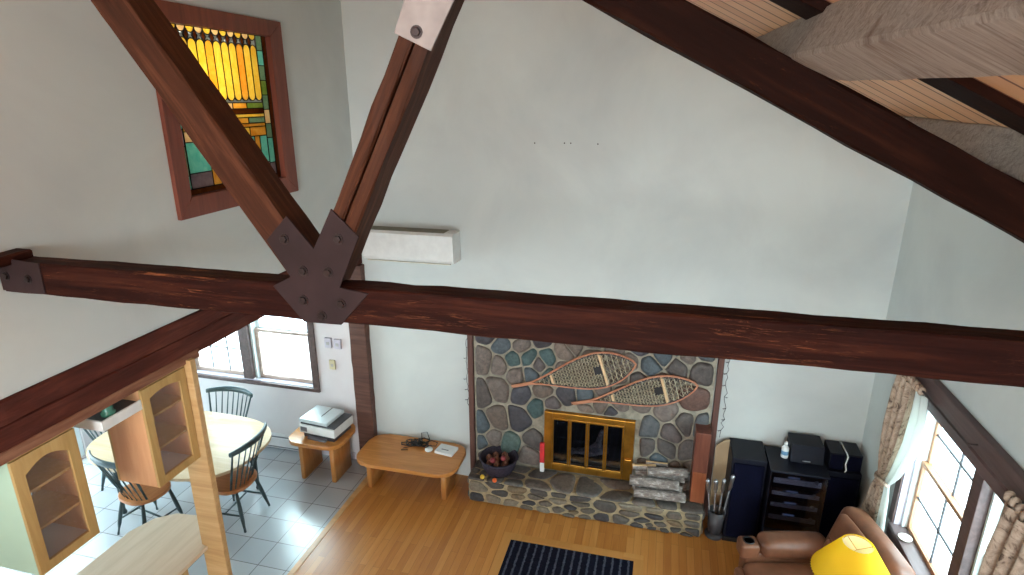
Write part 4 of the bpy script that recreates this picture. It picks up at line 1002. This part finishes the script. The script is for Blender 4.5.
# ------------------------------------------------------------------ kitchen cabinets, post, peninsula
def gcab(label, xf, y0, y1, z0, z1, depth, side, arch):
    t = thing('glass_cabinet', label, 'cabinet', (xf - depth / 2, (y0 + y1) / 2, z0), 'glass door kitchen cabinets'); th = .016; xb = xf - depth
    bm = new_bm(); xc = xf - .021
    box(bm, (xb, y0, z0), (xc, y0 + th, z1), .001); obj('side_panel', bm, side, t)
    bm = box(new_bm(), (xb, y1 - th, z0), (xc, y1, z1), .001); obj('side_panel', bm, M['cabside'], t)
    bm = new_bm(); box(bm, (xb, y0 + th, z0), (xc, y1 - th, z0 + th)); box(bm, (xb, y0 + th, z1 - th), (xc, y1 - th, z1)); obj('carcass', bm, M['cabin'], t)
    for k in (1, 2):
        zz = z0 + (z1 - z0) * k / 3 + .01; obj('shelf', box(new_bm(), (xb + .009, y0 + th, zz - .008), (xc - .005, y1 - th, zz + .008), .001), M['pineframe'], t)
    # door with arched opening
    bm = new_bm(); st = .058; x0_, x1_ = xf - .02, xf
    box(bm, (x0_, y0, z0), (x1_, y0 + st, z1), .002); box(bm, (x0_, y1 - st, z0), (x1_, y1, z1), .002); box(bm, (x0_, y0 + st, z0), (x1_, y1 - st, z0 + st), .002)
    n = 10; ya_, yb_ = y0 + st, y1 - st; poly = [(yb_, z1), (ya_, z1)] + [(ya_ + (yb_ - ya_) * k / n, z1 - st - arch * (1 - math.sin(PI * k / n))) for k in range(n + 1)]
    prism(bm, poly, x0_, x1_, 0, 0, Matrix(((0, 0, 1, 0), (1, 0, 0, 0), (0, 1, 0, 0), (0, 0, 0, 1))))
    d_ = obj('door', bm, M['pineframe'], t)
    obj('pane', box(new_bm(), (xf - .013, ya_ - .005, z0 + st - .005), (xf - .009, yb_ + .005, z1 - st + .002)), M['cabglass'], d_)
    bm = new_bm(); x0_, x1_ = xb - .02, xb - .001
    box(bm, (x0_, y0, z0), (x1_, y0 + st, z1), .002); box(bm, (x0_, y1 - st, z0), (x1_, y1, z1), .002); box(bm, (x0_, y0 + st, z0), (x1_, y1 - st, z0 + st), .002); box(bm, (x0_, y0 + st, z1 - st), (x1_, y1 - st, z1), .002)
    d_ = obj('door', bm, M['pineframe'], t); obj('pane', box(new_bm(), (x0_ + .006, ya_ - .005, z0 + st - .005), (x0_ + .010, yb_ + .005, z1 - st + .005)), M['cabglass'], d_)
    box_ = new_bm(); box(box_, (xb, y0 - .001, z1 + .007), (xf - .001, y1 + .001, z1 + .018), .001); obj('top_rail', box_, M['pineframe'], t)
    return t
gcab('yellow pine glass door cabinet with mint green side, hanging nearest the left edge', -3.165, 1.962, 2.325, 1.738, 2.452, .36, M['mint'], .05)
gcab('yellow pine glass door cabinet with peach side, hanging against the pine post', -3.165, 2.786, 3.162, 1.728, 2.452, .325, M['cabside'], .022)
hd = thing('range_hood', 'shallow dark topped hood with white rim between the two glass cabinets', 'range hood', (-3.37, 2.63, 2.31))
HB_ = [(-3.60, 2.495), (-3.172, 2.495), (-3.172, 2.773), (-3.60, 2.773)]
bm = new_bm(); box(bm, (-3.60, 2.495, 2.325), (-3.172, 2.507, 2.392), .002); box(bm, (-3.184, 2.507, 2.325), (-3.172, 2.784, 2.392), .002); box(bm, (-3.60, 2.507, 2.325), (-3.588, 2.784, 2.392), .002); obj('rim', bm, M['white'], hd)
obj('top', box(new_bm(), (-3.588, 2.507, 2.345), (-3.184, 2.784, 2.378), .001), M['dkgrey'], hd)
ins = thing('glass_insulator', 'sea green glass insulator standing on the dark hood under the beam', 'glass insulator', (-3.235, 2.60, 2.378))
obj('cap', lathe(new_bm(), [(.001, .0), (.04, .0), (.042, .02), (.03, .028), (.034, .045), (.028, .07), (.012, .08), (.001, .08)], 20, (-3.235, 2.60, 2.3785)), M['green_glass'], ins)
bm, m = timber('pine_post', (-3.212, 3.193, .0005), (-3.212, 3.193, 2.5), .05, .195, None, None, (1, 0, 0), .004, .001)
single('pine_post', bm, M['pine'], 'yellow knotty pine post holding the dark beam at the end of the peninsula', 'post', None, m)
pn = thing('kitchen_peninsula', 'pale maple topped kitchen peninsula below the hanging glass cabinets', 'kitchen counter', (-3.63, 2.3, 0))
top = [(-3.255, 1.2), (-3.255, 3.09)] + [(-3.62 + .365 * math.cos(a), 3.09 + .345 * math.sin(a)) for a in [k * PI / 24 for k in range(1, 24)]] + [(-3.985, 3.09), (-3.985, 1.2)]
top[1:1] = []
obj('countertop', prism(new_bm(), [(-3.255, 1.2), (-3.255, 3.164), (-3.316, 3.164), (-3.32, 3.31), (-3.43, 3.40), (-3.6, 3.45), (-3.78, 3.43), (-3.91, 3.33), (-3.98, 3.15), (-3.985, 1.2)], .885, .92, .006), M['counter'], pn)
obj('base_cabinet', box(new_bm(), (-3.95, 1.2, .08), (-3.31, 3.0, .884), .004), M['pineframe'], pn)
obj('toe_kick', box(new_bm(), (-3.90, 1.2, 0), (-3.36, 2.95, .08)), M['shadow_gap'], pn)
obj('end_panel', box(new_bm(), (-3.309, 2.2, .10), (-3.290, 2.985, .87), .003), M['pine'], pn)

# ------------------------------------------------------------------ wall fittings
ac = thing('air_conditioner', 'white wall mounted air conditioner on the far wall behind the diagonal brace', 'air conditioner', (-2.5, 5.66, 2.62))
bm = new_bm(); prism(bm, [(5.53, 2.66), (5.56, 2.625), (5.765, 2.615), (5.765, 2.93), (5.56, 2.935), (5.525, 2.915)], -3.02, -2.02, .006, 0, Matrix(((0, 0, 1, 0), (1, 0, 0, 0), (0, 1, 0, 0), (0, 0, 0, 1)))); obj('body', bm, M['white'], ac)
bm = new_bm()
for k in range(8): box(bm, (-2.99, 5.575 + k * .022, 2.9325), (-2.13, 5.587 + k * .022, 2.938))
obj('top_grille', bm, flat('olive_grey_grille', (128, 126, 112), .6), ac); bm = box(new_bm(), (-2.98, 5.545, 2.612), (-2.06, 5.62, 2.622), .003); obj('louver', bm, M['offwhite'], ac)
hw_ = thing('baseboard_heater', 'long white baseboard heater along the wall under the dining window', 'heater', (-5.0, 5.72, .02))
bm = new_bm(); prism(bm, [(5.70, .03), (5.768, .03), (5.768, .20), (5.735, .20), (5.705, .165)], -6.3, -4.08, .003, 0, Matrix(((0, 0, 1, 0), (1, 0, 0, 0), (0, 1, 0, 0), (0, 0, 0, 1)))); obj('cover', bm, M['heater'], hw_)
obj('air_slot', box(new_bm(), (-6.28, 5.712, .168), (-4.10, 5.74, .186), .001), M['grey'], hw_); obj('bottom_slot', box(new_bm(), (-6.28, 5.695, .045), (-4.10, 5.701, .058)), M['grey'], hw_)
M['stub'] = flat('pale_grey_inset', (168, 164, 160), .5)
def wallunit(name, x, z, w, h, d, mat, label, cat, sub):
    t = thing(name, label, cat, (x, YF, z - h / 2)); obj('cover', box(new_bm(), (x - w / 2, YF - d, z - h / 2), (x + w / 2, YF - .0005, z + h / 2), .005), mat, t)
    obj(sub, box(new_bm(), (x - w * .22, YF - d - .004, z - h * .18), (x + w * .22, YF - d - .0003, z + h * .12), .001), M['stub'], t)
wallunit('thermostat', -3.665, 1.525, .085, .12, .035, M['jamb'], 'left of the two small square wall controls beside the dining window', 'thermostat', 'display')
wallunit('thermostat', -3.545, 1.52, .085, .12, .035, M['jamb'], 'right of the two small square wall controls, nearest the brown post', 'thermostat', 'display')
wallunit('light_switch', -3.645, 1.245, .075, .12, .02, flat('yellowed_switch_plate', (196, 186, 150), .5), 'yellowed switch plate on the wall below the two small controls', 'light switch', 'toggle')
for x, z, lb in ((-1.245, 3.818, 'leftmost tiny nail in the far wall above the air conditioner level'), (-.96, 3.822, 'second tiny nail from the left high on the far wall'), (-.90, 3.822, 'third tiny nail from the left, close beside the second'), (-.647, 3.818, 'rightmost tiny nail high on the far wall')):
    b = new_bm(); t2 = lathe(new_bm(), [(.001, .012), (.007, .012), (.007, .010), (.002, .009), (.002, 0)], 8); bmesh.ops.transform(t2, matrix=Matrix.Translation((x, YF, z)) @ Matrix.Rotation(PI / 2, 4, 'X'), verts=t2.verts); merge(b, t2)
    single('wall_nail', b, M['bolt'], lb, 'nail', 'nails high on the far wall')

# ------------------------------------------------------------------ rug
rg = thing('rug', 'navy striped rug with tan border on the wood floor before the hearth', 'rug', (-.65, 3.9, 0))
obj('pile', box(new_bm(), (-1.255, 2.9, .001), (-.045, 4.848, .012), .003), M['rug'], rg)
bm = new_bm(); box(bm, (-1.345, 2.81, .001), (-1.256, 4.945, .010), .002); box(bm, (-.044, 2.81, .001), (.045, 4.945, .010), .002); box(bm, (-1.256, 4.849, .001), (-.044, 4.945, .010), .002); box(bm, (-1.256, 2.81, .001), (-.044, 2.899, .010), .002); obj('border', bm, M['rugedge'], rg)

# ------------------------------------------------------------------ recliner, lamp
def soft(bm, a, b, r, mat, puff=0., n=5):
    """padded upholstery block"""
    t = new_bm(); bmesh.ops.create_cube(t, size=1); a, b = V(a), V(b); c, d = (a + b) / 2, b - a
    for v in t.verts: v.co = V((v.co.x * d.x, v.co.y * d.y, v.co.z * d.z)) + c
    bmesh.ops.bevel(t, geom=t.edges[:], offset=r, segments=5, affect='EDGES', profile=.5)
    bmesh.ops.subdivide_edges(t, edges=[e for e in t.edges if e.calc_length() > min(d) * .5], cuts=4, use_grid_fill=True)
    if puff:
        for v in t.verts:
            q = V(((v.co.x - c.x) / d.x * 2, (v.co.y - c.y) / d.y * 2, (v.co.z - c.z) / d.z * 2))
            k = [max(0, 1 - abs(q[i]) ** 2.2) for i in range(3)]
            v.co.x += q.x * puff * k[1] * k[2]; v.co.y += q.y * puff * k[0] * k[2]; v.co.z += q.z * puff * k[0] * k[1]
    for f in t.faces: f.smooth = True
    if mat is not None: bmesh.ops.transform(t, matrix=mat, verts=t.verts)
    merge(bm, t); return bm
RC = thing('recliner_chair', 'brown leather recliner armchair with cup holder in the arm beside the lamp', 'armchair', (1.35, 4.40, 0))
# local: x = forward (towards the room), y = sideways, z up ; back at x = -.4
RMx = Matrix.Translation((1.37, 4.385, 0)) @ Matrix.Rotation(math.radians(180 + 13), 4, 'Z')
obj('base', soft(new_bm(), (-.34, -.30, .05), (.38, .30, .30), .03, RMx), M['leather'], RC)
obj('seat_cushion', soft(new_bm(), (-.26, -.295, .28), (.46, .295, .47), .06, RMx, .02), M['leather'], RC)
def backm(): return RMx @ Matrix.Translation((-.20, 0, .42)) @ Matrix.Rotation(math.radians(-16), 4, 'Y')
bm = new_bm(); soft(bm, (-.20, -.39, -.02), (.02, .39, .60), .075, backm(), .02); obj('backrest', bm, M['leather'], RC)
bm = new_bm(); soft(bm, (.0, -.29, .30), (.075, .29, .555), .035, backm(), .015); obj('head_pad', bm, M['leather'], RC)
bm = new_bm(); soft(bm, (.0, -.29, .04), (.075, .29, .29), .035, backm(), .015); obj('lumbar_pad', bm, M['leather'], RC)
for s in (-1, 1):
    bm = new_bm(); soft(bm, (-.30, min(s * .30, s * .44), .05), (.44, max(s * .30, s * .44), .54), .05, RMx); a = obj('arm', bm, M['leather'], RC)
    bm = new_bm(); soft(bm, (-.26, min(s * .262, s * .465), .49), (.30, max(s * .262, s * .465), .655), .06, RMx, .015); obj('arm_pad', bm, M['leather'], a)
    bm = new_bm(); soft(bm, (.305, min(s * .30, s * .45), .46), (.47, max(s * .30, s * .45), .60), .03, RMx); cp = obj('cup_console', bm, M['leather'], a)
    bm = new_bm(); t2 = lathe(new_bm(), [(.001, .012), (.038, .012), (.04, .018), (.048, .018), (.05, .010), (.05, 0), (.001, 0)], 22); bmesh.ops.transform(t2, matrix=RMx @ Matrix.Translation((.39, s * .375, .588)), verts=t2.verts); merge(bm, t2); obj('cup_holder', bm, M['black'], a, 'black round cup holder')
obj('footrest', soft(new_bm(), (.44, -.29, .10), (.53, .29, .42), .04, RMx), M['leather'], RC)
LX, LY = 1.385, 3.72
tb = thing('side_table', 'small round wooden side table under the yellow lamp', 'table', (LX, LY - .05, 0))
obj('tabletop', lathe(new_bm(), [(.001, .53), (.21, .53), (.22, .54), (.22, .555), (.21, .56), (.001, .56)], 32, (LX, LY - .05, 0)), M['oak'], tb)
obj('pedestal', lathe(new_bm(), [(.001, 0), (.16, 0), (.15, .03), (.05, .06), (.035, .3), (.05, .5), (.08, .5295), (.001, .5295)], 24, (LX, LY - .05, 0)), M['oakZ'], tb)
lp = thing('table_lamp', 'lit table lamp with yellow pleated shade at the bottom right beside the recliner', 'lamp', (LX, LY, .5605))
obj('base', lathe(new_bm(), [(.001, .5605), (.075, .5605), (.08, .58), (.05, .60), (.03, .66), (.07, .78), (.08, .86), (.05, .96), (.018, 1.02), (.012, 1.06), (.012, 1.20), (.001, 1.20)], 24, (LX, LY, 0)), M['brass'], lp)
bm = new_bm(); lathe(bm, [(.240, 1.20), (.245, 1.20), (.094, 1.448), (.090, 1.45)], 128, (LX, LY, 0), 0, .032); obj('shade', bm, M['shade'], lp)
bm = lathe(new_bm(), [(.235, 1.201), (.086, 1.447)], 60, (LX, LY, 0)); obj('shade_lining', bm, M['shadein'], lp)
bm = new_bm()
for k in range(3): a = k * 2 * PI / 3; tube(bm, [(LX, LY, 1.40), (LX + .088 * math.cos(a), LY + .088 * math.sin(a), 1.442)], .002, 5)
tube(bm, [(LX + .087 * math.cos(k * PI / 16), LY + .087 * math.sin(k * PI / 16), 1.442) for k in range(32)], .002, 5, 0, True, True); obj('spider', bm, M['brass'], lp)
bm = new_bm(); sph(bm, (LX, LY, 1.285), .035, 14); obj('bulb', bm, M['bulb'], lp)
single('sill_dish', lathe(new_bm(), [(.001, 0), (.03, 0), (.048, .012), (.05, .02), (.044, .02), (.03, .012), (.001, .011)], 24, (2.022, 4.585, .9065)), M['offwhite'], 'small round cream dish on the right window sill', 'dish')

# ------------------------------------------------------------------ curtains
def curtain(label, prof, xb, sign):
    """prof: list of (z, y_far, y_near, amp) from top to bottom ; front fabric plus lining on the window side"""
    t = thing('curtain', label, 'curtain', (xb, (prof[0][1] + prof[0][2]) / 2, prof[-1][0]), 'floral curtains at the right window')
    def sheet(f0, f1, xoff, amp, folds, ph):
        bm = new_bm(); rows = []; NV, NU = 46, 60
        for i in range(NV + 1):
            v = i / NV * (len(prof) - 1); k = min(int(v), len(prof) - 2); f = v - k; f = f * f * (3 - 2 * f)
            z, a, b, am = [prof[k][j] * (1 - f) + prof[k + 1][j] * f for j in range(4)]; r = []
            for j in range(NU + 1):
                u = f0 + (f1 - f0) * j / NU
                r.append(bm.verts.new((xb + xoff + am * amp * math.sin(2 * PI * folds * u + ph + .6 * math.sin(i * .09)), a + (b - a) * u, z)))
            rows.append(r)
        for A, B in zip(rows, rows[1:]):
            for j in range(NU): bm.faces.new([A[j], A[j + 1], B[j + 1], B[j]]).smooth = True
        return bm
    bm = sheet(0, .66, 0, 1, 5.5, 0); o = obj('floral_panel', bm, M['curtain'], t); md = o.modifiers.new('th', 'SOLIDIFY'); md.thickness = .004
    bm = sheet(.0, 1.0, .022, .7, 5, .5); o = obj('lining', bm, M['lining'], t, 'white lining turned out at the window edge'); md = o.modifiers.new('th', 'SOLIDIFY'); md.thickness = .003
    return t
c1 = curtain('floral tan curtain tied back at the far end of the right window', [(2.20, 4.95, 4.46, .028), (2.0, 5.00, 4.42, .03), (1.7, 5.02, 4.46, .03), (1.42, 4.98, 4.62, .022), (1.27, 4.92, 4.745, .014), (1.12, 5.01, 4.70, .022), (.78, 5.10, 4.64, .04)], 1.875, 1)
bm = new_bm(); tube(bm, [(1.875 + .036 * math.cos(a), 4.835 + .092 * math.sin(a), 1.27 + .012 * math.sin(2 * a)) for a in [k * PI / 10 for k in range(20)]], .016, 8, 0, True, True); obj('tieback', bm, M['curtain'], c1)
bm = new_bm()
for k in range(9): sph(bm, (1.885, 4.94 - k * .052, 2.215), .030, 8, 0, (1, .75, 1.15))
obj('gathered_heading', bm, M['curtain'], c1)
c2 = curtain('floral curtain bunched on the near side of the right window, at the picture edge', [(2.20, 3.30, 2.70, .03), (1.9, 3.34, 2.72, .035), (1.5, 3.36, 2.74, .035), (1.2, 3.2, 2.9, .02), (.78, 3.3, 2.75, .035)], 1.875, 1)
bm = new_bm()
for k in range(11): sph(bm, (1.885, 3.29 - k * .055, 2.215), .030, 8, 0, (1, .75, 1.15))
obj('gathered_heading', bm, M['curtain'], c2)
cr = thing('curtain_rod', 'thin curtain rod below the dark header of the right window', 'curtain rod', (1.885, 3.8, 2.23))
bm = new_bm(); tube(bm, [(1.885, 2.55, 2.225), (1.885, 4.985, 2.225)], .009, 8); obj('rod', bm, M['trimdk'], cr)
for yy in (2.6, 3.8, 4.92): bm = new_bm(); tube(bm, [(1.885, yy, 2.225), (1.94, yy, 2.225)], .006, 6); obj('bracket', bm, M['trimdk'], cr)

# ------------------------------------------------------------------ lights
def area(name, loc, target, sx, sy, power, col):
    l = bpy.data.lights.new(name, 'AREA'); l.shape = 'RECTANGLE'; l.size = sx; l.size_y = sy; l.energy = power; l.color = col
    o = bpy.data.objects.new(name, l); COL.objects.link(o); o.location = loc
    o.rotation_euler = (V(target) - V(loc)).to_track_quat('-Z', 'Y').to_euler(); return o
area('daylight_right_window', (3.9, 2.7, 2.9), (.8, 5.4, .9), 2.6, 1.8, 420, (.72, .93, 1.0))
area('daylight_dining_window', (-4.8, 7.6, 3.2), (-4.7, 4.9, .6), 2.6, 1.8, 400, (.70, .92, 1.0))
area('guessed_door_fill', (-8.2, 3.6, 2.4), (-4.3, 4.7, .5), 2.4, 1.6, 130, (.72, .92, 1.0))  # added fill outside the guessed door, lights the dining tiles and walls
area('lower_rear_fill', (-.9, YB - .4, 1.2), (-.9, 3, 1.0), 2.0, 1.8, 170, (.82, .95, 1.0))  # added fill behind the unseen opening under the loft
area('loft_rear_fill', (-1.3, YB - .1, 4.2), (-1.0, 4, 4.3), 2.3, 1.3, 150, (1.0, .97, .92))  # added soft fill at the unseen rear loft opening, brightens the far wall
def point(name, loc, e, col, r=.05):
    l = bpy.data.lights.new(name, 'POINT'); l.energy = e; l.color = col; l.shadow_soft_size = r
    o = bpy.data.objects.new(name, l); COL.objects.link(o); o.location = loc; return o
point('loft_fill_light', (-.2, -1.9, 3.8), 90, (.95, .98, 1.0), .45)  # added fill without fixture, brightens the upper walls, purlins and truss front
point('lamp_bulb_light', (LX, LY, 1.285), 70, (1, .80, .48), .035)
point('upper_room_light', (XL - .30, 3.92, 4.44), 24, (1, .95, .84), .07)
w = bpy.data.worlds.new('sky'); sc.world = w; w.use_nodes = True
bg = w.node_tree.nodes['Background']; bg.inputs[0].default_value = (.80, .93, 1.0, 1); bg.inputs[1].default_value = 10.
sc.view_settings.view_transform = 'Standard'; sc.view_settings.look = 'None'; sc.view_settings.gamma = 1; sc.view_settings.exposure = .12; sc.view_settings.use_curve_mapping = False
